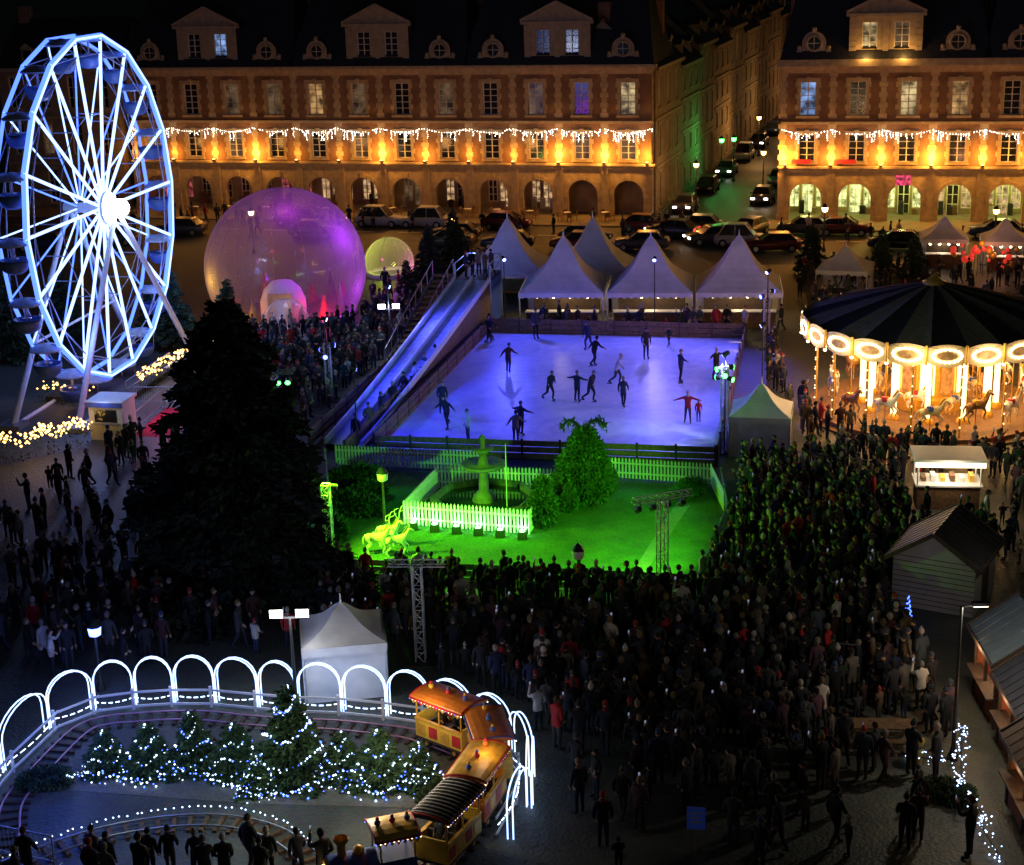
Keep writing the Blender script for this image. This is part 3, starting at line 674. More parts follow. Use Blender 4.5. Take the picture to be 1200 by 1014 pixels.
def person_mesh(name,pose='stand',coat=.82,hat=1,wide=1.0,mats=None,skates=False):
    J={}
    J['pel']=((0,0,.95),.145*wide); J['sp']=((0,0,1.13),.135*wide); J['ch']=((0,0,1.33),.15*wide); J['nk']=((0,.0,1.48),.07); J['hd']=((0,-.01,1.56),.055)
    arms={'stand':((.25,.02,1.16),(.25,-.06,.93)),'pocket':((.26,.06,1.15),(.19,-.1,1.0)),'phone':((.24,-.2,1.3),(.12,-.33,1.55)),'fold':((.25,-.06,1.15),(.03,-.24,1.18)),'walk':((.25,.08,1.16),(.25,.02,.92)),'tee':((.42,.0,1.32),(.62,-.1,1.28)),'child':((.25,-.05,1.2),(.22,-.2,1.1))}
    la=arms.get(pose,arms['stand']); ra=la
    if pose=='phone': ra=arms['pocket']
    if pose=='walk': ra=((.25,-.08,1.17),(.23,-.22,1.0))
    lean=0
    legs={'L':((.1,0,.5),(.11,.02,.09)),'R':((.1,0,.5),(.11,.02,.09))}
    if pose in('walk',): legs={'L':((.1,-.14,.52),(.1,-.2,.1)),'R':((.1,.03,.5),(.1,.27,.14))}
    if pose=='skate': legs={'L':((.11,-.2,.52),(.12,-.1,.12)),'R':((.12,.05,.5),(.18,.42,.24))}; lean=.22; la=((.3,.05,1.2),(.42,.05,1.0)); ra=((.3,-.15,1.2),(.4,-.35,1.1))
    if pose=='tee': legs={'L':((.12,-.05,.5),(.14,.02,.1)),'R':((.12,.02,.5),(.16,.12,.1))}
    for s,S in ((1,'L'),(-1,'R')):
        a=la if S=='L' else ra
        J['sh'+S]=((s*.17*wide,0,1.4),.075*wide); J['el'+S]=((s*a[0][0],a[0][1],a[0][2]),.056*wide); J['wr'+S]=((s*a[1][0],a[1][1],a[1][2]),.04)
        e_,w_=Vector(J['el'+S][0]),Vector(J['wr'+S][0]); d=(w_-e_).normalized(); h_=w_+d*.085; J['ha'+S]=(tuple(h_),(.04,.022))
        k,an=legs[S]; J['hp'+S]=((s*.09,0,.88),.1*wide); J['kn'+S]=((s*k[0],k[1],k[2]),.068); J['an'+S]=((s*an[0],an[1],an[2]),.048); J['to'+S]=((s*(an[0]+.02),an[1]-.19,max(.04,an[2]-.05)),(.045,.035))
    if lean:
        for n in list(J):
            (x,y,z),r_=J[n]
            if z>.95 : J[n]=((x,y-(z-.95)*lean*1.6,z-(z-.95)*lean*.4),r_)
    Ed=[('pel','sp'),('sp','ch'),('ch','nk'),('nk','hd')]
    for S in 'LR': Ed+=[('ch','sh'+S),('sh'+S,'el'+S),('el'+S,'wr'+S),('wr'+S,'ha'+S),('pel','hp'+S),('hp'+S,'kn'+S),('kn'+S,'an'+S),('an'+S,'to'+S)]
    vs,fs=skinmesh(J,Ed,1); b=MB()
    fm=[]
    for f in fs:
        c=Vector((0,0,0))
        for i in f: c+=Vector(vs[i])
        c/=len(f); m_=0
        if c.z<coat and abs(c.x)<.3: m_=1
        if c.z<.11: m_=3
        for S in 'LR':
            w_=Vector(J['wr'+S][0]);h_=Vector(J['ha'+S][0]); d=(h_-w_).normalized()
            if (c-w_).dot(d)>.005 and (c-w_).length<.16: m_=2
        fm.append(m_)
    b.v=list(vs); b.f=list(fs); b.m=fm; b.s=[True]*len(fs)
    for s,S in ((1,'L'),(-1,'R')):
        w_=Vector(J['wr'+S][0]);h_=Vector(J['ha'+S][0]); d=(h_-w_).normalized(); sd=d.cross(Vector((s,0,.01))).normalized(); nn=d.cross(sd)
        for q,l in enumerate((.055,.07,.074,.062)):
            o=h_+sd*(-.03+.02*q); m1=o+d*l*.55; m2=m1+(d*.8+nn*.5*s).normalized()*l*.5
            b.tube(o-d*.02,m1,.0105,.0095,4,2); b.tube(m1,m2,.0095,.007,4,2)
        o=w_+d*.03+sd*.03; m1=o+(d*.6+sd*.8).normalized()*.035; b.tube(o,m1,.012,.011,4,2); b.tube(m1,m1+(d*.9+sd*.3).normalized()*.03,.011,.008,4,2)
    hx,hy,hz=J['hd'][0]; hc=(hx,hy-.015,hz+.1)
    b.ball(hc,.1,2,10,8,(.78,.95,1.18))
    b.tube((hc[0],hc[1]-.085,hc[2]+.012),(hc[0],hc[1]-.115,hc[2]-.018),.008,.016,4,2)
    for s in (-1,1):
        b.bulb((hc[0]+s*.03,hc[1]-.09,hc[2]+.01),.011,3); b.ball((hc[0]+s*.078,hc[1],hc[2]),.024,2,5,4,(.4,.7,1.1))
    b.tube((hc[0]-.022,hc[1]-.092,hc[2]-.045),(hc[0]+.022,hc[1]-.092,hc[2]-.045),.006,.006,4,4)
    R_=.108; v0=[]; n=10; rows=5
    for j in range(rows+1):
        p_=(pi*.56)*j/rows
        for i in range(n):
            t=2*pi*i/n; drop=1.0 if sin(t)>-.3 else .72
            pp=p_*drop*(1.25 if (not hat and sin(t)>.2) else 1)
            v0.append((hc[0]+R_*.84*sin(pp)*cos(t),hc[1]+.008+R_*1.0*sin(pp)*sin(t),hc[2]+.008+R_*1.2*cos(pp)))
    b.add(v0,[(j*n+i,(j+1)*n+i,(j+1)*n+(i+1)%n,j*n+(i+1)%n) for j in range(rows) for i in range(n)],4 if not hat else 5,True)
    if hat==2: b.ball((hc[0],hc[1],hc[2]+.15),.035,5,6,4)
    if hat==1 or pose=='child': b.lathe([(.075,1.44),(.095,1.48),(.085,1.53),(.06,1.55)],10,(0,hy*.9,hz-1.56),5)
    if pose=='phone':
        h_=Vector(J['haL'][0]); b.box(h_.x-.035,h_.x+.035,h_.y-.03,h_.y-.018,h_.z-.01,h_.z+.12,3); b.quad((h_.x-.03,h_.y-.0175,h_.z),(h_.x+.03,h_.y-.0175,h_.z),(h_.x+.03,h_.y-.0175,h_.z+.11),(h_.x-.03,h_.y-.0175,h_.z+.11),6)
    if skates:
        for S in 'LR':
            a=Vector(J['an'+S][0]); z=a.z-.09; b.box(a.x-.006,a.x+.006,a.y-.2,a.y+.07,z-.035,z+.01,3)
    zmin=min(v[2] for v in b.v); b.v=[(x,y,z-zmin) for x,y,z in b.v]
    return b.mesh(name,mats)
coats=[(.018,.018,.022),(.03,.033,.045),(.02,.028,.07),(.05,.05,.055),(.012,.012,.015),(.07,.07,.075),(.025,.036,.026),(.09,.065,.04),(.022,.022,.028),(.02,.03,.05),(.05,.02,.02),(.14,.12,.1),(.016,.016,.02),(.06,.08,.11),(.014,.014,.018),(.03,.03,.035),(.012,.014,.02),(.04,.04,.05),(.1,.05,.07),(.02,.02,.02),(.016,.02,.03),(.03,.026,.024),(.4,.03,.03),(.5,.46,.42),(.02,.02,.026),(.04,.045,.06)]
C_coat=cloth('coat_cloth',coats,.13); C_tr=cloth('trouser_cloth',[(.016,.02,.03),(.03,.04,.08),(.015,.015,.018),(.05,.05,.05),(.025,.028,.04)],.47)
C_hair=cloth('hair',[(.02,.013,.01),(.06,.035,.018),(.14,.09,.04),(.014,.012,.012),(.18,.16,.14)],.71); C_hat=cloth('knit_hat',[(.02,.02,.024),(.06,.06,.07),(.35,.33,.3),(.025,.025,.04),(.25,.03,.03),(.04,.06,.12),(.14,.12,.1),(.016,.016,.016),(.02,.02,.022)],.29)
M_skin=mat('skin',(.42,.26,.19),.55,var=.08,scale=10); E_phone=em('phone_screen',(.5,.6,.9),.35)
PM=[C_coat,C_tr,M_skin,M_rubber,C_hair,C_hat,E_phone]
persons=[person_mesh('person_a','stand',.82,1,1.12,PM),person_mesh('person_b','pocket',.8,0,1.15,PM),person_mesh('person_c','phone',.8,0,1.08,PM),person_mesh('person_d','fold',.62,2,1.1,PM),person_mesh('person_e','walk',.8,1,1.1,PM),person_mesh('person_f','stand',.6,0,1.0,PM),person_mesh('person_g','pocket',.7,2,1.2,PM),person_mesh('person_h','walk',.65,0,1.05,PM)]
skaters=[person_mesh('skater_a','skate',.85,1,1.05,PM,True),person_mesh('skater_b','tee',.85,1,1.05,PM,True),person_mesh('skater_c','stand',.85,2,1.05,PM,True),person_mesh('skater_d','skate',.85,0,1.1,PM,True),person_mesh('skater_e','walk',.85,0,1.1,PM,True)]
child=person_mesh('child_a','child',.8,2,1.25,PM)

def inpoly(x,y,P):
    c=False;n=len(P);j=n-1
    for i in range(n):
        if (P[i][1]>y)!=(P[j][1]>y) and x<(P[j][0]-P[i][0])*(y-P[i][1])/(P[j][1]-P[i][1])+P[i][0]: c=not c
        j=i
    return c
OCC={}
def free(x,y,r):
    g=(int(x//1),int(y//1))
    for i in (-1,0,1):
        for j in (-1,0,1):
            for (a,c) in OCC.get((g[0]+i,g[1]+j),()):
                if (a-x)**2+(c-y)**2<r*r: return False
    OCC.setdefault(g,[]).append((x,y)); return True
def crowd(name,P,dens,target,spread=.5,mind=.48,weight=None,seed=1,kids=.12,z=0):
    rnd=random.Random(seed); root=empty(name)
    xs=[p[0] for p in P];ys=[p[1] for p in P]; A=(max(xs)-min(xs))*(max(ys)-min(ys)); n=int(A*dens)
    for _ in range(n):
        x=rnd.uniform(min(xs),max(xs));y=rnd.uniform(min(ys),max(ys))
        if not inpoly(x,y,P): continue
        if weight and rnd.random()>weight(x,y): continue
        if not free(x,y,mind): continue
        if target: a=atan2(target[0]-x,-(target[1]-y))+rnd.gauss(0,spread)
        else: a=rnd.uniform(0,2*pi)
        if rnd.random()<kids: me=child; s=rnd.uniform(.55,.8)
        else: me=rnd.choice(persons); s=rnd.uniform(.9,1.08)
        place('spectator',me,(x,y,z),a,s,root)
    return root
for (x,y,r) in ((5.5,56.5,.5),(-3.4,51.5,.5),(18.6,65.4,1.6),(11.9,73.9,1.7),(13,43.6,.4),(10.1,73.6,.4),(-5.9,49.8,1.6),(11.0,44.6,1.1),(4.7,38.9,.4)):
    k=max(1,int(r/.4))
    for i in range(-k,k+1):
        for j in range(-k,k+1): OCC.setdefault((int((x+i*.45)//1),int((y+j*.45)//1)),[]).append((x+i*.45,y+j*.45))
crowd('crowd',[(-7.6,58.9),(-1.5,57.6),(6.6,56.0),(9.4,63.8),(10.3,70.2),(13.0,70.8),(16.5,71.5),(18,68),(17.6,62.5),(15.2,58.6),(13.6,56.5),(13.4,50),(13.3,45),(9,41.5),(4,42.5),(1.2,44.5),(-.3,48.2),(-2.4,50.2),(-4.2,51.6),(-7,52.4)],7,(0,66),.45,.46,lambda x,y:min(1,max(.16+.035*max(x,0),(y-42.5)/6.0)),11)
crowd('crowd',[(1.5,38.0),(12.2,37.5),(12.6,43),(6,43),(1.3,44)],1.5,(0,66),1.0,.6,lambda x,y:.35+.05*x,12)
crowd('crowd',[(-12.5,83),(-10.6,79),(-7.2,93),(-5.2,97),(-7,110),(-9,112),(-9.3,101),(-12,99.5),(-19,99),(-16,90)],2.6,(-2,85),1.0,.5,None,13)
crowd('crowd',[(13.8,74.5),(15.4,71.3),(23,66),(26,66),(26,70.5),(20,71.8),(15.2,76.5),(14.7,86),(15.5,92),(14.2,88)],2.2,(20,78),1.4,.5,None,14)
crowd('crowd',[(-22,52),(-15.7,51),(-14.5,60),(-14.8,76),(-19,77.5),(-22,70)],.7,(-20,80),1.6,.6,None,15)
crowd('crowd',[(2,97.9),(16.5,95.6),(16.8,97.2),(2,99.3)],2.2,(7,84),1.2,.5,None,16)
crowd('crowd',[(-14.6,37.3),(-5,37.3),(-5,38.4),(-14.6,38.7)],3.2,(-8,46),.4,.5,None,17)
crowd('crowd',[(17.2,58),(24,56),(26,66),(19.8,67)],1.2,(20,78),1.5,.55,None,18)
crowd('crowd',[(-18,60.5),(-14.4,60),(-8,52.8),(-15.5,50.3),(-18,52)],1.3,(-6,60),1.2,.5,None,19)
crowd('crowd',[(-33,138),(10,127.5),(40,119),(40,124),(10,132.2),(-33,144.8)],.16,None,1,.6,None,20,z=.02)
crowd('crowd',[(19,101),(30,98),(42,104),(40,111),(20,113)],.45,(30,114),1.2,.6,None,21)
crowd('crowd',[(9,45.8),(13.2,45.2),(13.6,51.5),(9.5,52)],3.0,(12,44),1.2,.46,None,22,.3)
sk=empty('ice_skaters'); rnd=random.Random(5)
S=[(525,490),(531,505),(618,510),(682,470),(697,470),(735,475),(727,450),(800,445),(786,405),(808,490),(820,488),(630,400),(693,412),(556,520),(612,520),(560,405),(572,405),(600,440),(840,440),(700,430),(650,470),(760,420)]
for (fx,fy) in S:
    v=min(.96,max(.04,(535-fy)/140.0)); xl=445+(572-445)*v; xr=838+(873-838)*v; u=min(.96,max(.04,(fx-xl)/(xr-xl)))
    v=v/(v+(1-v)*1.32); p=iFL.lerp(iFR,u).lerp(iBL.lerp(iBR,u),v); sc2=rnd.uniform(.93,1.05) if rnd.random()<.8 else .65
    place('skater',rnd.choice(skaters),(p.x,p.y,.15),rnd.uniform(0,6.28),sc2,sk)
rp_=empty('slide_visitors')
for k in range(9):
    a=Vector((-8.3,76,0)).lerp(Vector((-3.9,93,0)),(k+.3)/9); place('visitor',persons[k%8],(a.x+.5,a.y-.6,.0),rnd.uniform(0,6),1,rp_)
for k in range(5): place('visitor',persons[k],(-2.6+.4*k,101+.4*(k%3),3.0),rnd.uniform(0,6),1,rp_)

# ------------------------------------------------------------------ trees
def foliage(b,pts_fn,n,size,rnd,mis):
    for _ in range(n):
        c,out=pts_fn(); c=Vector(c); out=Vector(out)
        if out.length<1e-4: out=Vector((0,0,1))
        out.normalize(); t=out.cross(Vector((rnd.gauss(0,1),rnd.gauss(0,1),rnd.gauss(0,1)))).normalized()
        s=size*rnd.uniform(.5,1.4); tip=c+out*s; w=t*s*.32
        b.add([c-w,c+w,tip+w*.3,tip-w*.3],[(0,1,2,3)],rnd.choice(mis))
def conifer_mesh(name,H,R,n,size,seed,skirt=.06,mats=None,bulbs=0,bulb_r=.035,lim=14,droop=.25,pw=.85,jit=.2):
    rnd=random.Random(seed); b=MB(); b.tube((0,0,0),(0,0,H*.95),R*.07+.03,.02,8,0)
    br=[]; nb=int(lim*H/2+26)
    for k in range(nb):
        t=((k+rnd.random())/nb); z=H*(skirt+(.95-skirt)*t); L=R*(1-t)**pw*rnd.uniform(.92-jit,.92+jit)+.05; a=k*2.399+rnd.uniform(-.3,.3)
        br.append((z,L,a))
        b.tube((0,0,z),(L*.9*cos(a),L*.9*sin(a),z-L*droop*.7+.04*L),.018+.012*L,.006,4,0,False)
    wts=[q[1] for q in br]
    def f():
        z,L,a=rnd.choices(br,wts)[0]; u=rnd.random()**.6; r_=L*u; sp=(.10+.22*L*(1-u*.6))*rnd.gauss(0,.6)
        x=r_*cos(a)-sp*sin(a); y=r_*sin(a)+sp*cos(a); zz=z-L*droop*u*u+rnd.gauss(0,.03+.03*L)
        return (x,y,max(.03,zz)),(cos(a)+rnd.gauss(0,.5),sin(a)+rnd.gauss(0,.5),rnd.gauss(-.1,.45))
    foliage(b,f,n,size,rnd,[1,1,1,2,2,3])
    b.lathe([(.0,H*.99),(.05,H*.9)],5,mi=2)
    # fairy-light strings looped loosely round the tree
    for k in range(bulbs):
        t=(k/bulbs); z=H*(.04+.88*t); R_=R*(1-t)**pw*1.02+.04; a=2*pi*4.5*t**.8+rnd.gauss(0,.04)
        b.bulb((R_*rnd.uniform(.92,1.06)*cos(a),R_*rnd.uniform(.92,1.06)*sin(a),max(.08,z-R_*.15+.12*sin(a*3)+rnd.gauss(0,.03))),bulb_r*rnd.choice([.7,1,1.3]),rnd.choice([4,4,5]))
    return b.mesh(name,mats or [M_bark,M_leafA,M_leafB,M_leafC,E_cool,E_blueb])
big=conifer_mesh('giant_fir',12.0,4.6,34000,.3,1,.04,[M_bark,mat('fir_dark',(.010,.016,.011),.85,var=.4),mat('fir_mid',(.014,.022,.015),.85,var=.4),mat('fir_light',(.02,.03,.019),.85,var=.4),E_cool,E_blueb],lim=30,pw=.62,jit=.3)
place('fir_tree',big,(-10.6,58.6,0))
pA=conifer_mesh('pine_a',5.0,1.6,5000,.22,2); pB=conifer_mesh('pine_b',3.6,1.3,3500,.2,3)
for (x,y,s) in ((21.6,113.4,1),(28.2,110.5,.9),(26.3,112,.7),(-5.5,113,.9),(-3.8,116,1),(-20.5,97,1),(-22,98,1.1),(-17.5,99,.8),(24.5,108.5,.6),(37.5,112,.9),(-6.8,108,.6),(-28,100,1.2),(-30,95,1.1)):
    place('pine_tree',random.choice([pA,pB]),(x,y,0),random.uniform(0,6),s)
TL=[(3.1,1.3,7500,230),(1.7,1.0,4200,120),(2.1,.9,4200,110)]
DM=[M_bark,mat('spruce_dark',(.035,.075,.03),.75,var=.4),mat('spruce_mid',(.06,.12,.045),.75,var=.4),mat('spruce_light',(.10,.18,.065),.75,var=.4),E_cool,E_blueb]
lit=[conifer_mesh('lit_fir_%d'%i,h,r_,n,.15,20+i,.02,DM,bl_,.03,18) for i,(h,r_,n,bl_) in enumerate(TL)]
for (x,y,i,s) in ((-6.9,43.6,0,1.05),(-12.7,44.4,1,.85),(-11.3,44.2,1,1),(-10.0,44.4,2,.95),(-8.7,44.1,1,1.0),(-5.4,43.6,1,.9),(-4.2,43.1,1,1.1),(-3.1,43.0,1,.85),(-7.9,42.9,1,.7)):
    place('decorated_fir_tree',lit[i],(x,y,0),random.uniform(0,6),s)
# ground strings running between the small trees
b=MB(); P=[Vector(q) for q in catmull([(-14.0,43.6,.3),(-12.6,43.2,.6),(-11.4,43.3,.2),(-10.1,43.1,.7),(-9.0,43.2,.2),(-7.8,42.0,.4),(-6.6,42.3,.3),(-5.2,42.8,.7),(-4.2,42.2,.2),(-3.2,42.3,.6),(-2.2,42.6,.1)],8)]
for p,d in resample(P,.09): b.bulb((p.x+random.gauss(0,.05),p.y+random.gauss(0,.05),max(.05,p.z+random.gauss(0,.05))),random.choice([.02,.03,.038]),random.choice([0,0,1]))
b.obj('fairy_light_string',[E_cool,E_blueb])
def shape_foliage(name,lobes,n,size,seed,mats,trunk=.5):
    rnd=random.Random(seed); b=MB(); b.tube((0,0,0),(0,0,trunk),.12,.08,6,0); W=[l[1][0]*l[1][2] for l in lobes]
    def f():
        c,r_=rnd.choices(lobes,W)[0]
        v=Vector((rnd.gauss(0,1),rnd.gauss(0,1),rnd.gauss(0,1))).normalized(); k=rnd.uniform(.75,1.06)
        return (c[0]+v.x*r_[0]*k,c[1]+v.y*r_[1]*k,max(.03,c[2]+v.z*r_[2]*k)),(v.x,v.y,v.z+rnd.gauss(0,.5))
    foliage(b,f,n,size,rnd,[1,2,2,3])
    for c,r_ in lobes: b.ball(c,.82,1,10,7,r_)
    return b.mesh(name,mats)
LM=[M_bark,M_leafA,M_leafB,M_leafC]
top=shape_foliage('topiary',[((0,0,.9),(1.35,1.3,.95)),((0,0,1.7),(1.1,1.05,.9)),((.05,0,2.5),(.72,.7,.7)),((.05,0,3.0),(.5,.45,.4))],9000,.16,31,LM)
to=empty('topiary_shrub',(3.1,67.3,0)); place('clipped_foliage',top,(0,0,0),0,1,to)
b=MB()
for s in (-1,1):
    P=catmull([(0.1*s,0,3.1),(.3*s,0,3.6),(.65*s,0,3.75),(.95*s,-.1,3.45)],4); b.path(P,.06,5,0)
    for q in range(160):
        p=Vector(random.choice(P))+Vector((random.gauss(0,.07),random.gauss(0,.07),random.gauss(0,.08))); d=Vector((random.gauss(0,1),random.gauss(0,1),random.gauss(-.4,1))).normalized()*.22; w=d.cross(Vector((0,0,1))).normalized()*.05
        b.add([p-w,p+w,p+d],[(0,1,2)],random.choice([1,2,3]))
b.obj('plumes',LM,to)
sh=shape_foliage('shrub',[((0,0,.8),(.6,.6,.8)),((0,0,1.7),(.35,.35,.5))],3500,.14,32,LM)
place('garden_shrub',sh,(1.2,64.3,0)); place('garden_shrub',sh,(2.4,66.0,0),1,.6)
lowsh=shape_foliage('low_shrub',[((0,0,.35),(.8,.5,.4)),((.7,.2,.3),(.5,.5,.35))],2200,.13,33,LM)
for (x,y,s) in ((-7.0,70.5,1.2),(-6.5,68.6,1),(-7.4,66.5,1.3),(-7.6,63.6,1.1),(7.8,67.6,1),(14.6,57.5,1.6),(15.2,58.6,1.3),(13.7,56.6,1.2),(12.4,41.2,.8),(-14.2,43.6,.8),(-2.4,42.2,.7)): place('shrub',lowsh,(x,y,0),random.uniform(0,6),s)

# ------------------------------------------------------------------ garden
sheet('lawn',[(-8.4,73.0),(8.9,68.5),(8.7,64.4),(6.4,57.0),(-6.9,59.6),(-7.8,66)],.02,M_grass)
sheet('garden_path',[(7.2,67.0),(7.8,66.8),(4.6,57.5),(4.1,57.6)],.026,M_gravel)
def picket(name,P,h,m=M_white,sp=.16,closed=False):
    b=MB(); Q=list(P)+([P[0]] if closed else [])
    for i in range(len(Q)-1):
        a=Vector((Q[i][0],Q[i][1],0));c=Vector((Q[i+1][0],Q[i+1][1],0));L=(c-a).length;n=int(L/sp);an=atan2((c-a).y,(c-a).x)
        for k in range(n+1):
            p=a.lerp(c,k/n); b.rbox(p.x,p.y,.04,h,.085,.025,an,0); d=Vector((cos(an),sin(an),0))*.0425
            b.poly([(p.x-d.x,p.y-d.y,h),(p.x+d.x,p.y+d.y,h),(p.x,p.y,h+.09)],0)
        for z in (h*.3,h*.78): b.beam((a.x,a.y+.03,z),(c.x,c.y+.03,z),.03,.07,0)
    b.obj(name,[m])
picket('picket_fence',[(-8.4,73.4),(-1.5,71.8)],.95); picket('picket_fence',[(3.6,70.6),(8.9,69.0),(9.0,65.5)],.95)
picket('picket_fence',[(-4.7,65.0),(.6,63.4),(2.0,68.6),(-3.4,69.6)],1.05,closed=True)
b=MB(); barrier(b,[(-8.9,73.2,0),(-7.7,64,0),(-7.2,59.4,0)],.8); barrier(b,[(9.3,68.6,0),(9.0,64.2,0),(6.9,56.6,0)],.8,th=.03); barrier(b,[(-7.0,59.2,0),(6.6,56.5,0)],.85,th=.03); b.obj('crowd_control_fence',[M_steel,M_steel])
fo=empty('fountain',(-1.3,66.9,0)); b=MB()
b.lathe([(2.35,0.03),(2.4,.55),(2.25,.62),(2.1,.55),(2.1,.25)],8,mi=0,sm=False); b.lathe([(2.1,.35),(0,.35)],8,mi=1)
b.lathe([(.55,.3),(.45,.6),(.22,.8),(.2,1.6),(.35,1.75),(.9,1.9),(1.0,2.05),(.9,2.05),(.25,1.95),(.16,2.4),(.3,2.6),(.5,2.7),(.45,2.76),(.1,2.7),(.1,3.1),(.16,3.2),(0,3.4)],16,mi=0)
b.tube((1.0,-.9,.35),(1.0,-.9,3.2),.03,.012,5,2)
b.obj('basin_and_column',[mat('weathered_stone',(.13,.13,.11),.8,var=.4),mat('water',(.02,.04,.03),.08,var=.2,spec=.8),M_white],fo)
fl=empty('floodlight_row'); b=MB()
for k in range(6):
    p=Vector((-4.3,64.35,0)).lerp(Vector((.3,62.9,0)),k/5); b.box(p.x-.2,p.x+.2,p.y-.16,p.y+.16,.03,.36,0); b.tube((p.x,p.y+.165,.26),(p.x,p.y+.19,.27),.12,.12,10,1); b.tube((p.x,p.y+.0,.362),(p.x,p.y+.0,.375),.12,.12,10,1)
    light('green_flood','POINT',(p.x,p.y+.3,.4),(.16,1,.22),30,fl,.08)
    light('green_flood_front','POINT',(p.x,p.y-.5,.6),(.08,1,.03),30,fl,.08)
b.obj('flood_housings',[M_black,em('green_lens',(.4,1,.4),8)],fl)
light('green_spot','SPOT',(-7.6,60.4,4.2),(.22,1,.01),6800,fl,.2,(-2.5,61.2,0),100)
light('green_spot','SPOT',(5.6,57.2,4.4),(.12,1,.02),5600,fl,.2,(3.2,61.5,0),95)
light('green_spot','SPOT',(8.8,69.0,3.6),(.05,1,.1),650,fl,.2,(3,64,0),80)
light('green_spot','SPOT',(-7.9,70.8,3.6),(.04,1,.08),450,fl,.2,(-5,66,0),80)
truss((5.5,56.6,0),3.9,radians(20),bar=2.4,heads=4,emat=M_steel)
truss((10.1,73.6,0),4.3,0,heads=6,emat=E_green); light('green_spot','POINT',(9.7,73.0,4.3),(.1,1,.15),18,None,.1).name='truss_green_light'
truss((-7.4,60.2,0),3.6,radians(-10),heads=3,emat=M_steel)
truss((-3.4,51.5,0),3.6,radians(-5),bar=2.0,heads=0)
truss((-9.8,84.4,0),3.2,0,heads=3,emat=E_blue); truss((-11.3,74.8,0),4.2,0,heads=4,emat=E_green,bar=1.8)
truss((15.2,93.0,0),3.5,0,heads=2,emat=E_blue)
lamp_post((-7.0,93.0,0),3.0,(.6,.7,1),170,E_white,1)
lamp_post((-7.3,47.9,0),3.4,(.95,.97,1),125,E_white,1)
lamp_post((13.0,43.6,0),5.0,(1,.93,.75),230,E_warmw,2)
lamp_post((2.3,55.6,0),2.0,(1,.8,.5),.5,M_frame,0); lamp_post((-5.4,63.3,0),2.6,(1,.8,.5),.5,M_frame,0)
lamp_post((-14.2,50.0,0),2.0,(.1,.2,1),60,E_blue,0)
for u,v,c,e,mm in ((2.4,20,(.1,1,.2),260,E_green),(3.4,21,(.1,1,.2),60,E_green),(3.2,38,(1,.5,.15),500,E_warm),(4.5,55,(1,.55,.2),500,E_warm),(7.6,12,(1,.55,.2),250,E_warm),(5.8,75,(1,.5,.2),600,E_warm),(3.0,4,(1,.5,.2),150,E_warm)):
    p=FR+sdv*v+srt*u; lamp_post((p.x,p.y,0),3.8,c,e,mm,0)
for k,(x,y) in enumerate(((-31,128),(-20,127),(-4,121),(24,121),(36,118))): lamp_post((x,y,0),3.0,(1,.6,.25),45,E_warmw if k%2 else E_warm,0)
# blue projectors and masts added to spread light over the rink
rl=empty('added_rink_projectors'); b=MB()
BL=[((-9.8,84.2,4.6),(2,82,.2),3000,(.025,.035,1)),((-7,92.8,4.4),(4,90,.2),2200,(.04,.05,1)),((15.2,92.8,4.6),(8,88,.2),2200,(.13,.11,1)),((12.9,80,4.6),(5,81,.2),2000,(.08,.09,1)),((10.1,73.4,4.9),(4,77,.2),1000,(.12,.14,1)),((-.2,98.9,4.6),(3,90,.2),1600,(.07,.08,1)),((9,97.4,4.6),(7,88,.2),1600,(.12,.11,1)),((-7.4,73.9,4.6),(0,79,.2),1900,(.02,.03,1))]
for (p,t,e,c) in BL:
    b.tube((p[0],p[1],0),(p[0],p[1],p[2]),.035,.03,6,0); P=Vector(p);d=(Vector(t)-P).normalized()
    b.tube(P-d*.2,P+d*.12,.10,.13,8,0); b.tube(P+d*.121,P+d*.14,.11,.11,8,1)
    light('rink_spot','SPOT',tuple(P+d*.2),c,e,rl,.15,t,140,.9)
b.obj('added_projector_masts',[M_black,em('projector_lens',(.25,.3,1),10)],rl)
light('white_pool','SPOT',(10.2,73.3,4.6),(.55,.68,1),1900,rl,.1,(7.6,75.6,.1),52,.9)

# ------------------------------------------------------------------ carousel
ca=empty('carousel',(21.3,79.3,0)); b=MB()
b.lathe([(6.35,.0),(6.35,.12),(6.0,.13),(6.0,.34),(0,.34)],48,mi=0,sm=False)
b.lathe([(1.7,.345),(1.7,1.0),(1.55,1.1),(1.55,3.6),(1.9,3.9),(1.9,4.3)],20,mi=1,sm=False)
b.lathe([(6.2,4.25),(3.5,4.5),(1.5,4.4)],32,mi=2)
n=24
for k in range(n):
    a0_=2*pi*k/n; a1_=2*pi*(k+1)/n
    pr=[(6.45,5.0),(5.6,5.3),(4.2,5.7),(2.6,6.15),(1.2,6.5),(.45,6.65)]
    mi_=3 if k%2 else 4
    for j in range(len(pr)-1):
        (r0,z0),(r1,z1)=pr[j],pr[j+1]; am=(a0_+a1_)/2; s=.16
        P=lambda r_,a,z:(r_*cos(a),r_*sin(a),z)
        b.add([P(r0,a0_,z0),P(r0,am,z0-s*r0/6),P(r0,a1_,z0),P(r1,a1_,z1),P(r1,am,z1-s*r1/6),P(r1,a0_,z1)],[(0,1,4,5),(1,2,3,4)],mi_,True)
b.lathe([(.5,6.6),(.6,6.75),(.35,6.85),(.2,7.0),(.06,7.1),(0,7.3)],12,mi=5)
npan=22
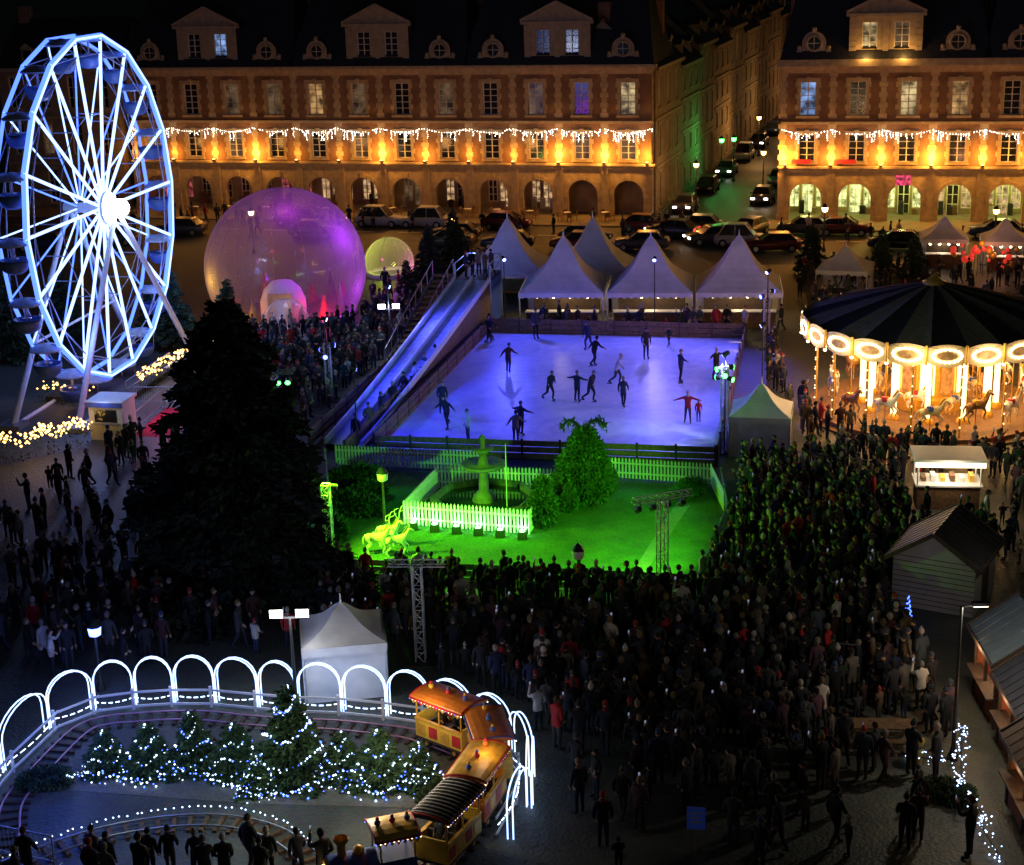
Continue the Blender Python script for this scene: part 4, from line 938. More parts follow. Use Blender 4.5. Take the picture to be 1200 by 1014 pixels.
for k in range(npan):
    a=2*pi*k/npan; hw=pi/npan*.96; R_=6.42
    def P(u,z,o=0): return ((R_+o)*cos(a+u*hw),(R_+o)*sin(a+u*hw),z)
    seg=8; low=[4.25-.22*(1-(2*i/seg-1)**2) for i in range(seg+1)]; up_=[4.98+.16*(1-(2*i/seg-1)**2) for i in range(seg+1)]
    for i in range(seg): b.quad(P(2*i/seg-1,low[i]),P(2*i/seg-1+2/seg,low[i+1]),P(2*i/seg-1+2/seg,up_[i+1]),P(2*i/seg-1,up_[i]),2)
    for t in range(18):
        b.ball(P(.74*cos(t*2*pi/18),4.6+.31*sin(t*2*pi/18),.06),.062,6,5,4)
    b.path([P(.74*cos(t*2*pi/16),4.6+.31*sin(t*2*pi/16),.03) for t in range(16)],.03,4,6,True)
    b.add([P(.55*cos(t*2*pi/12),4.6+.2*sin(t*2*pi/12),.03) for t in range(12)],[tuple(range(12))],7)
    b.tube(P(1,4.15,.04),P(1,5.1,.04),.07,.07,6,5); b.ball(P(1,4.1,.04),.09,6,6,4)
for k in range(16):
    a=2*pi*k/16; x,y=5.75*cos(a),5.75*sin(a); b.tube((x,y,.34),(x,y,4.3),.05,.05,6,5)
    for q in range(7): b.bulb((x*1.012,y*1.012,.9+q*.5),.035,6)
for k in range(12):
    a=2*pi*(k+.5)/12; x,y=3.3*cos(a),3.3*sin(a); b.tube((x,y,.34),(x,y,4.4),.15,.15,8,8); b.lathe([(.3,0),(.3,.15),(.16,.3)],8,(x,y,.345),5); b.lathe([(.16,0),(.32,.2),(.32,.3)],8,(x,y,4.0),5)
    a2=2*pi*(k+1.5)/12
    P_=[]
    for q in range(9):
        t=q/8; aa=a+(a2-a)*t; P_.append((3.3*cos(aa),3.3*sin(aa),3.5+.5*sin(pi*t)))
    b.path(P_,.06,5,8)
for k in range(10):
    a=2*pi*k/10; c_=(1.62*cos(a),1.62*sin(a)); b.rbox(c_[0],c_[1],1.3,3.4,.08,.7,a,8 if k%2 else 7)
b.obj('platform_canopy_and_rim',[M_wood,M_gold,mat('cream_paint',(.75,.58,.34),.5,var=.1),mat('canopy_dark',(.02,.02,.022),.7,var=.2),mat('canopy_light',(.17,.16,.13),.7,var=.2),M_gold,em('carousel_bulbs',(1,.76,.42),7),mat('painted_panel',(.5,.3,.14),.5,var=.5,scale=4),em('lit_column',(1,.66,.26),3.6)],ca)
for k in range(8):
    a=2*pi*k/8+.2; light('carousel_light','POINT',(4.6*cos(a),4.6*sin(a),3.7),(1,.56,.2),300,ca,.2)
for k in range(6):
    a=-2.9+k*.5; light('rim_light','POINT',(7.3*cos(a),7.3*sin(a),4.5),(1,.7,.38),80,ca,.3)
light('canopy_fill','POINT',(-7,-9,10),(.9,.88,.75),130,ca,.5)  # unseen fill light added above the carousel so the canopy stripes show
HJ={'b0':((0,.38,1.0),.19),'b1':((0,.1,.98),.18),'b2':((0,-.25,1.02),.19),'n1':((0,-.48,1.22),.12),'n2':((0,-.6,1.48),.085),'h1':((0,-.68,1.56),.08),'h2':((0,-.88,1.40),.05),'t1':((0,.58,1.05),.05),'t2':((0,.72,.8),.05),'t3':((0,.72,.55),.02)}
HE=[('b1','b0'),('b1','b2'),('b2','n1'),('n1','n2'),('n2','h1'),('h1','h2'),('b0','t1'),('t1','t2'),('t2','t3')]
for s,S_ in ((1,'L'),(-1,'R')):
    f=.06 if s>0 else -.06
    HJ['fa'+S_]=((s*.11,-.3,.85),.08); HJ['fb'+S_]=((s*.11,-.5-f,.62),.045); HJ['fc'+S_]=((s*.11,-.38-f,.38),.032); HJ['fd'+S_]=((s*.11,-.42-f,.28),.04)
    HJ['ha'+S_]=((s*.11,.42,.85),.11); HJ['hb'+S_]=((s*.11,.3+f,.62),.06); HJ['hc'+S_]=((s*.11,.55+f,.42),.036); HJ['hd'+S_]=((s*.11,.5+f,.2),.032); HJ['he'+S_]=((s*.11,.45+f,.13),.04)
    HE+=[('b2','fa'+S_),('fa'+S_,'fb'+S_),('fb'+S_,'fc'+S_),('fc'+S_,'fd'+S_),('b0','ha'+S_),('ha'+S_,'hb'+S_),('hb'+S_,'hc'+S_),('hc'+S_,'hd'+S_),('hd'+S_,'he'+S_)]
hv,hf=skinmesh({'b1':HJ['b1'],**HJ},HE,1)
def horse(name,m1,m2,pole=True,antler=False):
    b=MB(); b.v=list(hv); b.f=list(hf); b.m=[0]*len(hf); b.s=[True]*len(hf)
    for s in (-1,1): b.lathe([(.03,0),(.035,.05),(.0,.13)],5,(s*.05,-.64,1.62),0); b.bulb((s*.068,-.72,1.55),.015,3)
    for k in range(7):
        t=k/6; p=Vector((0,-.35,1.25)).lerp(Vector((0,-.62,1.66)),t); b.beam(p,p+Vector((0,.12,-.06)),.05,.09,2)
    if pole:
        b.tube((0,.05,.0),(0,.05,3.6),.03,.03,6,4); b.lathe([(.2,0),(.215,.06),(.18,.2)],10,(0,.05,1.02),1); b.box(-.12,.12,-.06,.22,1.17,1.24,1)
    if antler:
        for s in (-1,1):
            P=[(s*.05,-.62,1.66),(s*.18,-.55,1.9),(s*.28,-.62,2.15)]; b.path(P,.02,4,3)
            b.tube(P[1],(s*.3,-.75,2.0),.015,.01,4,3); b.tube(P[2],(s*.2,-.8,2.25),.015,.01,4,3)
    return b.mesh(name,[m1,m2,M_gold,M_black if not antler else M_white,M_gold])
hm=[horse('horse_a',M_white,M_red),horse('horse_b',mat('cream_horse',(.6,.5,.35),.4,var=.1),M_blue),horse('horse_c',mat('brown_horse',(.2,.1,.05),.4,var=.1),M_gold)]
for k in range(14):
    a=2*pi*k/14; place('carousel_horse',hm[k%3],(4.9*cos(a),4.9*sin(a),.45+.25*(k%2)),a+pi,1,ca)
for k in range(8):
    a=2*pi*k/8+.3; place('carousel_horse',hm[(k+1)%3],(2.5*cos(a),2.5*sin(a),.45+.25*(k%2)),a+pi,.85,ca)
dm=horse('reindeer_mesh',M_white,M_red,False,True)
for (x,y,a,s) in ((-5.6,61.6,1.2,.9),(-4.8,61.4,1.5,.85),(-5.2,62.4,1.0,.9)): place('reindeer_sculpture',dm,(x,y,-.1),a,s)

# ------------------------------------------------------------------ children's train
AP=[(-15.9,40.5),(-16.3,42.5),(-16.0,44.6),(-15.3,47.4),(-14.1,48.6),(-12.8,48.9),(-11.5,49.0),(-10.1,48.9),(-8.6,48.5),(-7.3,48.2),(-5.8,48.0),(-4.3,47.6),(-2.9,47.1),(-1.5,46.1),(-.3,44.9),(.3,43.4),(.2,41.6),(-.4,39.8)]
ar=empty('light_arch_tunnel'); b=MB()
E_arch=em('led_arch',(.42,.6,1),2.6)
for i in range(len(AP)-1):
    a=Vector((AP[i][0],AP[i][1],0));c=Vector((AP[i+1][0],AP[i+1][1],0)); m=(a+c)/2; h=(c-a)*.47; nrm=Vector((-(c-a).y,(c-a).x,0)).normalized()
    for o,rr in ((-.08,1.0),(.08,.97)):
        P=[m-h*rr+nrm*o,m-h*rr+nrm*o+Vector((0,0,.95))]
        for q in range(1,10):
            t=pi*q/10; P.append(m-h*rr*cos(t)+nrm*o+Vector((0,0,.95+.72*sin(t)*rr)))
        P+=[m+h*rr+nrm*o+Vector((0,0,.95)),m+h*rr+nrm*o]
        b.path(P,.024,5,0)
    for q in range(6):
        t=(q+.2)/6;t2=(q+.8)/6; b.tube(a.lerp(c,t)-nrm*.35+Vector((0,0,.42-.1*sin(pi*t))),a.lerp(c,t2)-nrm*.35+Vector((0,0,.42-.1*sin(pi*t2))),.02,.02,4,1)
    for z in (.12,.62): b.beam(a-nrm*.4+Vector((0,0,z)),c-nrm*.4+Vector((0,0,z)),.04,.07,2)
    b.rbox((a-nrm*.4).x,(a-nrm*.4).y,0,.75,.08,.08,0,2)
b.obj('arches_and_light_fence',[E_arch,E_cool,M_white],ar)
for (x,y) in ((-14.6,47.0),(-11.5,48.2),(-8.6,47.7),(-5.6,47.1),(-2.4,46.0)): light('arch_glow','POINT',(x,y,1.5),(.5,.65,1),26,ar,.4)
loop=AP+[(-1.5,37.6),(-4,36.2),(-8,35.6),(-12,36),(-15,37.8)]
def inset(P,d):
    out=[]; n=len(P)
    for i in range(n):
        a=Vector(P[i-1]);c=Vector(P[(i+1)%n]);t=(c-a).normalized(); out.append((P[i][0]+t.y*d,P[i][1]-t.x*d))
    return out
tk=catmull(inset(loop,1.25),5,True)
tr0=empty('railway_track')
def rails(cp,closed):
    b=MB(); n=len(cp)
    for o in (-.3,.3):
        P=[]
        for i in range(n):
            a=Vector(cp[i-1] if (closed or i>0) else cp[0]);c=Vector(cp[(i+1)%n] if (closed or i<n-1) else cp[-1]);t=(c-a).normalized(); P.append((cp[i][0]+t.y*o,cp[i][1]-t.x*o,.13))
        b.path(P,.035,4,0,closed)
    for p,d in resample(cp,.45,closed): b.rbox(p.x,p.y,.01,.09,.12,1.0,atan2(d.y,d.x),1)
    return b
rails(tk,True).obj('outer_loop',[mat('painted_rail',(.55,.3,.4),.4,.3,var=.1),M_dwood],tr0)
il=catmull([(-15,38.3),(-13.6,39.6),(-11.6,40.8),(-9.2,41.2),(-7.2,40.5),(-5.8,38.8),(-5.2,36.5)],6)
rails(il,False).obj('inner_loop',[M_steel,M_wood],tr0)
b=MB()
for p,d in resample([(q[0],q[1]+.75) for q in il],.22): b.bulb((p.x+random.gauss(0,.03),p.y+random.gauss(0,.03),.12),.032,0)
b.obj('track_edge_lights',[E_cool],tr0)
sheet('gravel_bed',[(-13.6,43.3),(-8,42.2),(-2.3,41.6),(-2.0,43.5),(-4,44.6),(-9,45.6),(-14,45.6)],.012,M_gravel)
tn=empty('miniature_train')
def wagon(loc,rz,roofm,bodym,trimm,L=1.9,loco=False,ribs=False):
    b=MB(); w=.52
    b.box(-L/2,L/2,-w,w,.28,.36,2); b.beam((-L/2-.25,0,.32),(-L/2,0,.32),.08,.06,3)
    for x in (-L*.3,L*.3):
        for y in (-.4,.4): b.tube((x,y-.05,.17),(x,y+.05,.17),.16,.16,12,3); b.tube((x,y*1.14,.17),(x,y*1.2,.17),.07,.07,8,1)
    if not loco:
        for y in (-w,w-.06):
            b.box(-L/2,L/2,y,y+.06,.363,.92,0); yo=y-.012 if y<0 else y+.062; yi=y-.002 if y<0 else y+.072
            for k in range(4): b.box(-L/2+.08+k*L/4,-L/2+L/4-.05+k*L/4,yo,yi,.45,.82,[1,5][k%2])
            b.box(-L/2-.02,L/2+.02,y-.02,y+.08,.922,.98,1)
        for x in (-L/2,L/2-.06): b.box(x,x+.06,-w+.062,w-.062,.363,1.05,0)
        for x in (-.5,.3): b.box(x,x+.36,-w+.1,w-.1,.363,.62,2); b.box(x,x+.07,-w+.1,w-.1,.623,.95,2)
    else:
        b.tube((-L/2-.1,0,.8),(.1,0,.8),.38,.38,16,0); b.tube((-L/2-.18,0,.8),(-L/2-.101,0,.8),.3,.34,16,1); b.lathe([(.12,0),(.12,.35),(.22,.5),(.18,.56)],10,(-L/2+.3,0,1.12),1); b.ball((-.35,0,1.2),.16,1,8,6)
        for x in (-.8,-.3): b.tube((x,0,.8),(x+.06,0,.8),.4,.4,16,5)
        b.ball((-L/2-.2,0,.85),.12,6,8,6); b.beam((-L/2-.35,-w,.2),(-L/2-.35,w,.2),.2,.2,5)
        b.box(.1,L/2,-w,w,.363,1.0,0)
    xa=-L/2+.04 if not loco else .14
    for x in ((xa,(xa+L/2)/2,L/2-.04) if not loco else (xa,L/2-.04)):
        for y in (-w+.04,w-.04): b.tube((x,y,.9),(x,y,1.66),.028,.028,6,1)
    x0=-L/2-.1 if not loco else .0; x1=L/2+.1
    n=8; pr=[(-(w+.1)*cos(pi*k/n),1.66+.16*sin(pi*k/n)) for k in range(n+1)]
    for k in range(n):
        (y0,z0),(y1,z1)=pr[k],pr[k+1]; b.quad((x0,y0,z0),(x1,y0,z0),(x1,y1,z1),(x0,y1,z1),4); b.quad((x0,y0,z0-.05),(x0,y1,z1-.05),(x1,y1,z1-.05),(x1,y0,z0-.05),4)
    for x in (x0,x1): b.poly([(x,y,z) for y,z in pr],4); b.path([(x,y,z) for y,z in pr],.03,4,5)
    if ribs:
        for k in range(12):
            x=x0+(x1-x0)*(k+.5)/12; b.path([(x,y,z+.02) for y,z in pr],.02,4,8)
    for y in (-w-.1,w+.1):
        nb_=int((x1-x0)/.12)
        for k in range(nb_+1): b.bulb((x0+(x1-x0)*k/nb_,y,1.62),.022,6 if k%3 else 7)
        b.beam((x0,y,1.66),(x1,y,1.66),.05,.05,5)
        for k in range(7):
            xa_=x0+(x1-x0)*k/7; xb=x0+(x1-x0)*(k+1)/7; b.poly([(xa_,y,1.64),((xa_+xb)/2,y,1.5),(xb,y,1.64)],[1,5][k%2])
    if not ribs:
        for k in range(3):
            xx=x0+(x1-x0)*(k+.5)/3; b.ball((xx,0,1.9),.09,[0,5,8][k],8,6); b.ball((xx,0,2.02),.055,[5,8,1][k],6,5)
    b.obj('locomotive' if loco else 'wagon',[bodym,M_gold,M_dwood,M_black,roofm,trimm,E_warmw,E_blueb,M_blue if not ribs else M_steel],tn,loc,rz)
Y=mat('yellow_roof',(.7,.42,.06),.45,var=.3,scale=4); M_yel=mat('yellow_paint',(.75,.5,.05),.45,var=.15)
tp=resample(tk,.25,True)
def near(x,y): return min(range(len(tp)),key=lambda i:(tp[i][0].x-x)**2+(tp[i][0].y-y)**2)
i0=near(-2.0,45.3)
for k,(rm,bm_,tm,rb) in enumerate(((M_orange,M_yel,M_red,False),(M_orange,M_gold,M_blue,False),(Y,M_orange,M_red,False),(M_black,M_yel,M_red,True))):
    p,d=tp[(i0+int(k*2.3/.25))%len(tp)]; wagon((p.x,p.y,.12),atan2(-d.y,-d.x)+pi,rm,bm_,tm,1.9,False,rb)
p,d=tp[(i0+int(4*2.35/.25))%len(tp)]; wagon((p.x,p.y,.12),atan2(-d.y,-d.x),Y,M_blue,M_red,2.2,True)
for k in range(4):
    p,d=tp[(i0+int(k*2.3/.25))%len(tp)]
    for s in (-1,1): place('train_passenger',child,(p.x+.35*s*d.x,p.y+.35*s*d.y,.25),atan2(d.x,-d.y),.72,tn)
for (x,y,e,c) in ((-3.2,44.2,75,(1,.72,.42)),(-3.4,41.0,75,(1,.75,.45)),(-4.2,38.6,65,(1,.8,.55)),(-1.0,41.2,20,(1,.6,.3))): light('train_fill','POINT',(x,y,2.3),c,e,tn,.2)  # fill lights without fixtures, added around the wagons to light them
for (x,y,e,c) in ((-13.4,42.4,110,(.04,.10,1)),(-14.6,45.6,90,(.06,.14,1)),(-11.6,46.6,60,(.06,.14,1)),(-10.6,41.6,60,(.08,.18,1)),(-4.4,41.2,70,(.85,1,.85)),(-8.2,41.0,70,(.8,1,.85)),(-11.8,42.0,32,(.7,.9,.9)),(-14.8,40.5,80,(.06,.14,1))): light('ground_and_fir_fill','POINT',(x,y,2.2),c,e,ar,.3)  # blue ground glow, plus pale fill lights added to show the fir foliage

# ------------------------------------------------------------------ chalets and sheds
def chalet(loc,rz,w,d,h,roofm,wallm=M_wood,lit=0,name='wooden_chalet',ph=.9,openf=True):
    root=empty(name,loc,rz); b=MB(); x=w/2;y=d/2
    b.quad((-x,y,0),(x,y,0),(x,y,h),(-x,y,h),0)
    for s in (-1,1):
        b.quad((s*x,-y,0),(s*x,y,0),(s*x,y,h),(s*x,-y,h),0); b.poly([(s*x,-y,h),(s*x,y,h),(s*x,0,h+ph)],0)
    if openf:
        b.quad((-x,-y,0),(x,-y,0),(x,-y,1.0),(-x,-y,1.0),0); b.box(-x,x,-y-.3,-y+.2,1.003,1.07,2); b.quad((-x,-y,h-.2),(x,-y,h-.2),(x,-y,h),(-x,-y,h),0)
        for q in (-x+.05,0,x-.05): b.beam((q,-y-.01,0),(q,-y-.01,h),.1,.1,2)
        b.box(-x+.1,x-.1,y-.5,y-.1,.02,1.5,2)
        for q in range(6): b.box(-x+.3+q*(w-.6)/6,-x+.5+q*(w-.6)/6,y-.45,y-.2,1.503,1.75,[3,4,2][q%3])
    else:
        b.quad((-x,-y,0),(x,-y,0),(x,-y,h),(-x,-y,h),0); b.box(-.45,.45,-y-.04,-y-.002,.02,1.9,2)
    np_=int(h/.2)
    for k in range(np_):
        z=k*.2+.19; b.box(-x-.012,-x-.002,-y,y,z-.012,z+.012,2); b.box(x+.002,x+.012,-y,y,z-.012,z+.012,2)
    o=.25; sl=ph/y
    for s in (-1,1):
        e_=[(-x-o,s*(y+o),h-o*sl),(x+o,s*(y+o),h-o*sl),(x+o,0,h+ph),(-x-o,0,h+ph)]
        b.poly([(p[0],p[1],p[2]+.02) for p in e_],1); b.poly([(p[0],p[1],p[2]+.09) for p in e_],1)
        b.beam((e_[0][0],e_[0][1],e_[0][2]+.05),(e_[1][0],e_[1][1],e_[1][2]+.05),.06,.14,2)
        for xx in (-x-o,x+o): b.beam((xx,s*(y+o),h-o*sl+.05),(xx,0,h+ph+.05),.06,.16,2)
        nr=int(w/.35)
        for k in range(1,nr):
            xx=-x-o+(w+2*o)*k/nr; b.beam((xx,s*(y+o),h-o*sl+.1),(xx,0,h+ph+.1),.03,.03,1)
    b.obj('chalet_body',[wallm,roofm,M_dwood,M_red,M_gold],root)
    if lit:
        l=MB(); l.ball((0,-y+.4,h-.15),.09); l.obj('ceiling_lamp',[E_warmw],root); light('stall_light','POINT',(0,-y+.3,h-.4),(1,.6,.3),lit,root,.15)
        light('eave_light','POINT',(0,-y-.5,h-.2),(1,.6,.3),lit*.5,root,.15)
M_roofg=mat('roof_sheet_grey',(.12,.15,.16),.5,var=.15,scale=2); M_roofd=mat('roof_sheet_dark',(.03,.03,.035),.5,var=.2,scale=2); M_roofb=mat('roof_felt_brown',(.14,.08,.045),.8,var=.2,scale=3)
M_grey=mat('grey_panel',(.34,.34,.33),.6,var=.1,scale=2)
M_redw=mat('red_brown_boards',(.28,.08,.04),.7,var=.3,scale=6)
chalet((16.1,46.6,0),radians(-92),2.6,2.6,2.4,M_roofg,M_redw,60); chalet((15.9,43.2,0),radians(-92),2.8,2.6,2.3,M_roofd,M_redw,50); chalet((15.1,39.3,0),radians(-92),3.4,2.6,2.2,M_roofb,M_redw,30)
chalet((15.9,55.8,0),radians(60),3.0,3.0,2.0,M_roofd,M_grey,0,'storage_shed',1.0,False)
chalet((-12.2,66.5,0),radians(10),3,2.4,2.1,M_roofd,M_wood,0,'wooden_chalet',.8,False)
light('shed_fill','POINT',(17.8,53.6,3.2),(1,.85,.6),16,None,.15).name='shed_fill_light'  # fill light added to brighten the shed, no fixture there
lk=empty('refreshment_kiosk',(18.6,65.6,0),radians(-8)); b=MB(); b.box(-1.3,1.3,-.7,.7,.0,1.05,0); b.box(-1.4,1.4,-.85,.85,1.053,1.12,1)
for x in (-1.3,1.3):
    for y in (-.7,.7): b.tube((x,y,1.12),(x,y,2.2),.04,.04,6,1)
b.box(-1.5,1.5,-1,1,2.2,2.32,1); b.box(-1.45,1.45,-1.03,-1.003,2.0,2.2,2); b.box(-1.2,1.2,-.6,.6,2.17,2.198,2)
for k in range(6): b.box(-1.1+k*.4,-.9+k*.4,-.3,.3,1.123,1.3+.1*(k%2),[0,1,3][k%3])
b.obj('kiosk_body',[M_wood,M_white,em('kiosk_light',(1,.85,.6),2.5),M_gold],lk)
light('kiosk_glow','POINT',(0,-.2,1.9),(1,.8,.55),30,lk,.2); light('kiosk_front_glow','POINT',(0,-1.5,1.9),(1,.8,.55),45,lk,.2)
bt=empty('ticket_booth',(-20.3,79.2,0),radians(-12)); b=MB(); b.box(-.9,.9,-.8,.8,0,1.9,0); b.box(-1.0,1.0,-.9,.9,1.903,2.05,0); b.box(-.6,.6,-.83,-.803,.95,1.6,1); b.box(-.7,.7,-1.0,-.804,.85,.9,2); b.box(-1.02,1.02,-.93,-.903,1.75,2.0,3); b.obj('booth_body',[M_white,M_glass,M_steel,M_blue],bt)
light('booth_light','POINT',(0,-1.4,2.3),(.5,.65,1),22,bt,.1)
sheet('red_carpet',[(-19.3,79.0),(-17.4,78.6),(-16.7,83.6),(-18.6,84.0)],.012,mat('red_carpet_pile',(.5,.02,.06),.9,var=.2,scale=20,bump=.3)); light('red_glow','POINT',(-18,81.5,2.2),(1,.12,.22),130,None,.2).name='carpet_lamp_light'
def steel_barrier(p0,p1,name='crowd_barrier'):
    b=MB(); a=Vector((*p0,0));c=Vector((*p1,0));L=(c-a).length
    for z in (.25,1.05): b.tube(a+Vector((0,0,z)),c+Vector((0,0,z)),.022,.022,5)
    n=int(L/.14)
    for k in range(n+1):
        p=a.lerp(c,k/n); b.tube(p+Vector((0,0,.25)),p+Vector((0,0,1.05)),.009,.009,4,0,False)
    m=max(1,int(L/2.2))
    for k in range(m+1):
        p=a.lerp(c,k/m); b.tube(p,p+Vector((0,0,1.1)),.025,.025,5); d=Vector((-(c-a).y,(c-a).x,0)).normalized()*.3; b.tube(p-d+Vector((0,0,.03)),p+d+Vector((0,0,.03)),.02,.02,4)
    b.obj(name,[M_steel])
steel_barrier((-20.4,84.6),(-17.6,84.2)); steel_barrier((-19.4,79),(-18.7,84)); steel_barrier((-15.2,39.9),(-12.9,39.0)); steel_barrier((12,70.9),(16,68.6)); steel_barrier((10,50),(12.4,49.2))
def garland(P,h,name,n,seed):
    rnd=random.Random(seed); root=empty(name); b=MB(); Q=resample([(p[0],p[1],0) for p in P],.12)
    for p,d in Q:
        for k in range(7):
            z=rnd.uniform(.05,h); o=rnd.gauss(0,.16); c=Vector((p.x+o,p.y+rnd.gauss(0,.16),z)); v=Vector((rnd.gauss(0,1),rnd.gauss(0,1),rnd.gauss(0,.8))).normalized()*.2; w=v.cross(Vector((0,0,1))).normalized()*.05
            b.add([c-w,c+w,c+v],[(0,1,2)],rnd.choice([0,1]))
    for q in range(n):
        p,d=rnd.choice(Q); b.bulb((p.x+rnd.gauss(0,.12),p.y-.1+rnd.gauss(0,.15),h*rnd.uniform(.6,1.05)+.35*abs(sin(p.x*1.6+p.y))),rnd.choice([.045,.06,.08]),2)
    b.obj('hedge_and_bulbs',[M_leafA,M_leafB,E_gold],root)
    m=Q[len(Q)//2][0]; light('garland_glow','POINT',(m.x,m.y-.5,h+.6),(1,.5,.12),28,root,.4)
garland([(-25.2,74.6),(-23,76.4),(-21.1,77.9)],1.2,'lit_hedge',150,1); garland([(-20.6,87.0),(-19.2,91.5),(-17.4,96.5)],1.0,'lit_hedge',170,2); garland([(-26,86),(-22.5,84.5)],.9,'lit_hedge',30,4)
b=MB(); P=catmull([(11.6,43.8,.1),(12.2,42.8,.5),(12.8,42.2,1.0),(13.1,43.3,1.3),(12.7,41.6,.4),(12.4,40.8,.9),(12.9,40.0,.2),(12.5,39.0,.6),(12.8,38.0,.1)],8)
P=[Vector(q) for q in P]
for p,d in resample(P,.06): b.bulb((p.x+random.gauss(0,.11),p.y+random.gauss(0,.11),max(.05,p.z+random.gauss(0,.11))),random.choice([.018,.025,.034]),0)
b.path(P,.02,4,1); b.obj('light_garland',[E_cool,M_black])
b=MB()
for k in range(40):
    t=k/40; b.bulb((13.9+.14*(1-t)*cos(t*26),53.0+.14*(1-t)*sin(t*26),.5+.8*t),.03,0)
b.tube((13.9,53,0),(13.9,53,1.35),.03,.02,5,1); b.obj('spiral_light_tree',[E_blueb,M_black])
sg=empty('information_sign',(4.7,38.9,0),radians(-10)); b=MB(); b.tube((0,0,0),(0,0,1.35),.03,.03,6,1); b.box(-.25,.25,-.03,.03,.75,1.4,0)
for k in range(3): b.box(-.17,.17-.08*(k%2),-.036,-.031,.95+.13*k,1.0+.13*k,2)
b.obj('sign_board',[em('sign_blue',(.02,.05,.3),.12),M_steel,M_white],sg)
b=MB(); b.lathe([(.22,0),(.27,.75),(.29,.78),(.2,.9),(0,.92)],12,mi=0); b.lathe([(.275,.6),(.285,.66)],12,mi=1); bm=b.mesh('bin',[mat('yellow_bin',(.35,.26,.03),.5,var=.1),M_black])
place('litter_bin',bm,(11.8,43.4,0))
b=MB(); b.box(-1.0,1.0,-.35,.35,.70,.75,0)
for s in (-1,1):
    b.box(-1,1,s*.6-.13,s*.6+.13,.42,.46,0)
    for x in (-.8,.8): b.beam((x,s*.6,0),(x,s*.25,.7),.06,.06,0)
pm=b.mesh('picnic',[M_wood]); place('picnic_table',pm,(11.0,44.6,0),-.1)

# ------------------------------------------------------------------ cars
def car_mesh(name,paint,on=True,van=False):
    b=MB()
    L=[(-2.12,.42,.6,.66),(-2.0,.28,.78,.8),(-1.3,.22,.88,.86),(-.6,.22,.93,.87),(1.2,.22,.95,.87),(1.95,.26,.93,.82),(2.1,.42,.75,.7)]
    V_=[]
    for x,zl,zt,w in L: V_+=[(x,-w*.9,zl),(x,-w,(zl+zt)/2),(x,-w*.92,zt),(x,w*.92,zt),(x,w,(zl+zt)/2),(x,w*.9,zl)]
    F=[]
    for i in range(len(L)-1):
        for j in range(6): F.append((i*6+j,i*6+(j+1)%6,(i+1)*6+(j+1)%6,(i+1)*6+j))
    F+=[tuple(range(5,-1,-1)),tuple(range((len(L)-1)*6,len(L)*6))]; b.add(V_,F,0,True)
    H=1.75 if van else 1.42
    lo=[(-1.05,-.78),(1.75,-.78),(1.75,.78),(-1.05,.78)]; hi=[(-.35,-.6),(1.25,-.6),(1.25,.6),(-.35,.6)]
    v=[(x,y,.92) for x,y in lo]+[(x,y,H-.04) for x,y in hi]; b.add(v,[(0,1,5,4),(1,2,6,5),(2,3,7,6),(3,0,4,7)],1)
    b.add([(x*1.02,y*1.03,H-.04) for x,y in hi]+[(x*.9,y*.9,H+.02) for x,y in hi],[(4,5,6,7),(0,1,5,4),(1,2,6,5),(2,3,7,6),(3,0,4,7)],0)
    for i in range(4): b.beam(v[i],v[i+4],.06,.06,0)
    for s in (-1,1): b.beam((.45,s*.785,.93),(.45,s*.6,H-.05),.06,.04,0); b.box(-.85,-.7,s*.95-.07,s*.95+.07,.92,1.05,0)
    for x in (-1.35,1.35):
        for s in (-1,1): b.tube((x,s*.66,.32),(x,s*.88,.32),.32,.32,14,2); b.tube((x,s*.881,.32),(x,s*.9,.32),.18,.18,10,3)
    for s in (-1,1): b.box(-2.12,-2.03,s*.58-.16,s*.58+.16,.58,.72,4); b.box(2.05,2.13,s*.6-.14,s*.6+.14,.65,.82,5)
    return b.mesh(name,[paint,M_glass,M_rubber,M_alu,E_white if on else M_frame,E_red if on else M_red])
paints=[mat('car_black',(.015,.015,.018),.25,.3,var=.1),mat('car_grey',(.12,.12,.13),.3,.4,var=.1),mat('car_white',(.5,.5,.5),.3,var=.05),mat('car_blue',(.03,.05,.12),.3,.3,var=.1),mat('car_red',(.12,.02,.02),.3,.2,var=.1)]
cm=[car_mesh('car_%d'%i,p_,False,i==2) for i,p_ in enumerate(paints)]+[car_mesh('car_on',paints[1],True)]
rnd=random.Random(8)
for k in range(19):
    u=-38+k*3.9+rnd.uniform(-.6,.6)
    if rnd.random()<.2 : continue
    p=sq(u,-5.9+rnd.uniform(-.1,.1)) if k%3 else sq(u,-11.2)
    place('parked_car',rnd.choice(cm[:5]),(p[0],p[1],.005),A0+(0 if rnd.random()<.5 else pi),1)
for k in range(12):
    q=FR+sdv*(4+k*5.2)+srt*(2.1 if k%2==0 else 8.0); place('parked_car',cm[rnd.choice([0,1,2,3,4,5])] if k%4 else cm[5],(q.x,q.y,.005),atan2(sdv.y,sdv.x),1)
for u,v,a,on in ((3,-8,-.2,1),(6.5,-10.5,.5,1),(1.5,-13.5,.1,0),(-3.5,-14.0,.0,0),(-9,-14.3,.1,0),(9,-7,1.2,1),(-14,-14.0,0,0),(-42,-16,0,0),(-47,-19,.3,0),(11.5,-13,.2,0)):
    p=sq(u,v); place('parked_car',cm[5] if on else rnd.choice(cm[:5]),(p[0],p[1],.005),A0+a,1)
tb=MB(); tb.lathe([(.35,.72),(.35,.75),(0,.75)],10,mi=0); tb.tube((0,0,0),(0,0,.72),.03,.03,6,1)
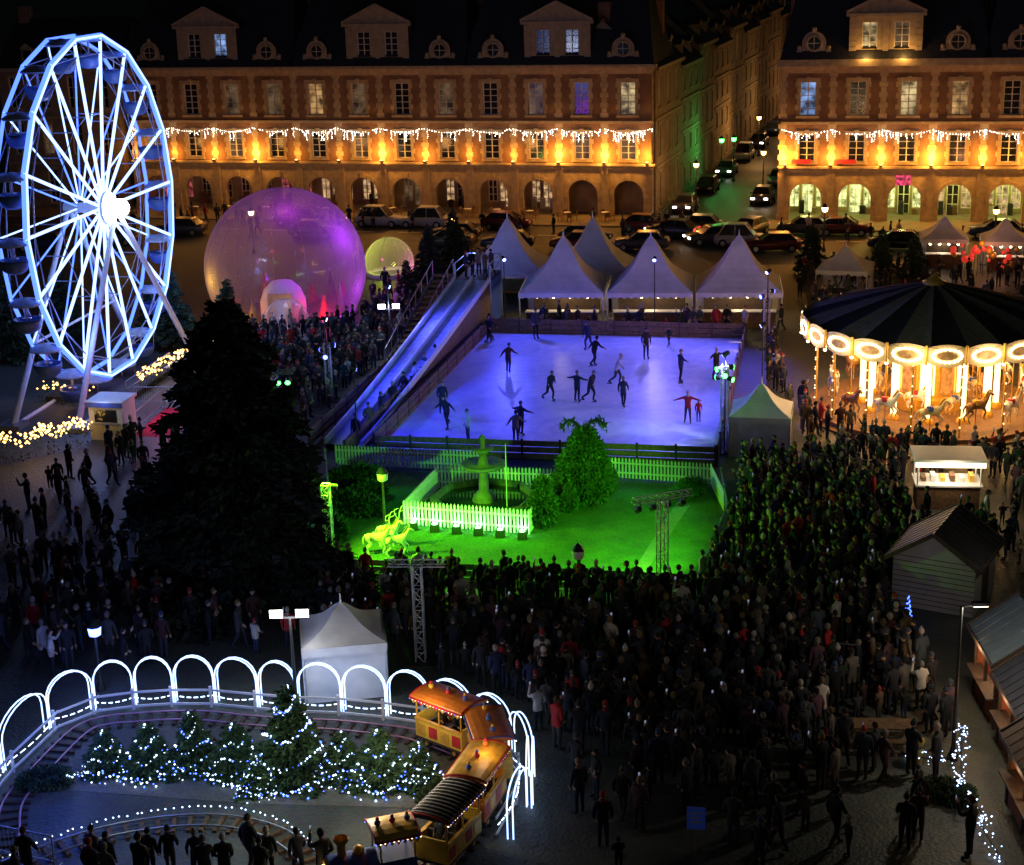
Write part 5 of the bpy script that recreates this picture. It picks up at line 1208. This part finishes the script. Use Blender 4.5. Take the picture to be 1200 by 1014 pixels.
for k in range(4):
    a=k*pi/2; x,y=.65*cos(a),.65*sin(a); tb.rbox(x,y,.42,.46,.38,.38,a,1); tb.rbox(x*1.28,y*1.28,.46,.85,.04,.36,a,1)
    for dx in (-.15,.15):
        for dy in (-.15,.15): tb.tube((x+dx,y+dy,0),(x+dx,y+dy,.42),.015,.015,4,1)
tbm=tb.mesh('cafe',[M_white,M_wood])
for k in range(14):
    p=sq(-44+k*3.1+rnd.uniform(-.4,.4),-2.2+rnd.uniform(-.6,.6)); place('cafe_table',tbm,(p[0],p[1],.13),rnd.uniform(0,1.5))
b=MB()
for k in range(26):
    x=32.5+rnd.uniform(-2,3.2); y=110.6+rnd.uniform(-1,1); z=rnd.uniform(.3,2.2); b.ball((x,y,z),rnd.uniform(.12,.28),rnd.choice([0,0,1]),6,5); b.tube((x,y,0),(x,y,z),.02,.02,4,2)
b.obj('festive_baubles',[em('bauble_red',(1,.05,.03),.5),M_gold,M_black]); light('stall_red','POINT',(33,110,2.4),(1,.4,.2),90,None,.2).name='stall_lamp_light'

# ------------------------------------------------------------------ world, moon, camera
w=bpy.data.worlds.new('World'); sc.world=w; w.use_nodes=True; nt=w.node_tree; bg=nt.nodes['Background']
sky=nt.nodes.new('ShaderNodeTexSky'); sky.sky_type='NISHITA'; sky.sun_disc=False; sky.sun_elevation=radians(8); sky.sun_rotation=radians(200)
nt.links.new(sky.outputs[0],bg.inputs[0]); bg.inputs[1].default_value=.0017
sn=bpy.data.lights.new('moon','SUN'); sn.energy=.018; sn.angle=radians(3); sn.color=(.85,.9,.9); so=bpy.data.objects.new('moonlight',sn); so.rotation_euler=(radians(40),0,radians(20)); COL.objects.link(so)
cam=bpy.data.cameras.new('Camera'); cam.lens=57; cam.sensor_width=36; cam.clip_end=2000; co=bpy.data.objects.new('Camera',cam); co.location=(0,0,24.5)
co.rotation_euler=(Matrix.Rotation(radians(72.5),3,'X')@Matrix.Rotation(radians(-1.7),3,'Z')).to_euler(); COL.objects.link(co); sc.camera=co
sc.view_settings.view_transform='Standard'; sc.view_settings.look='None'; sc.view_settings.exposure=0
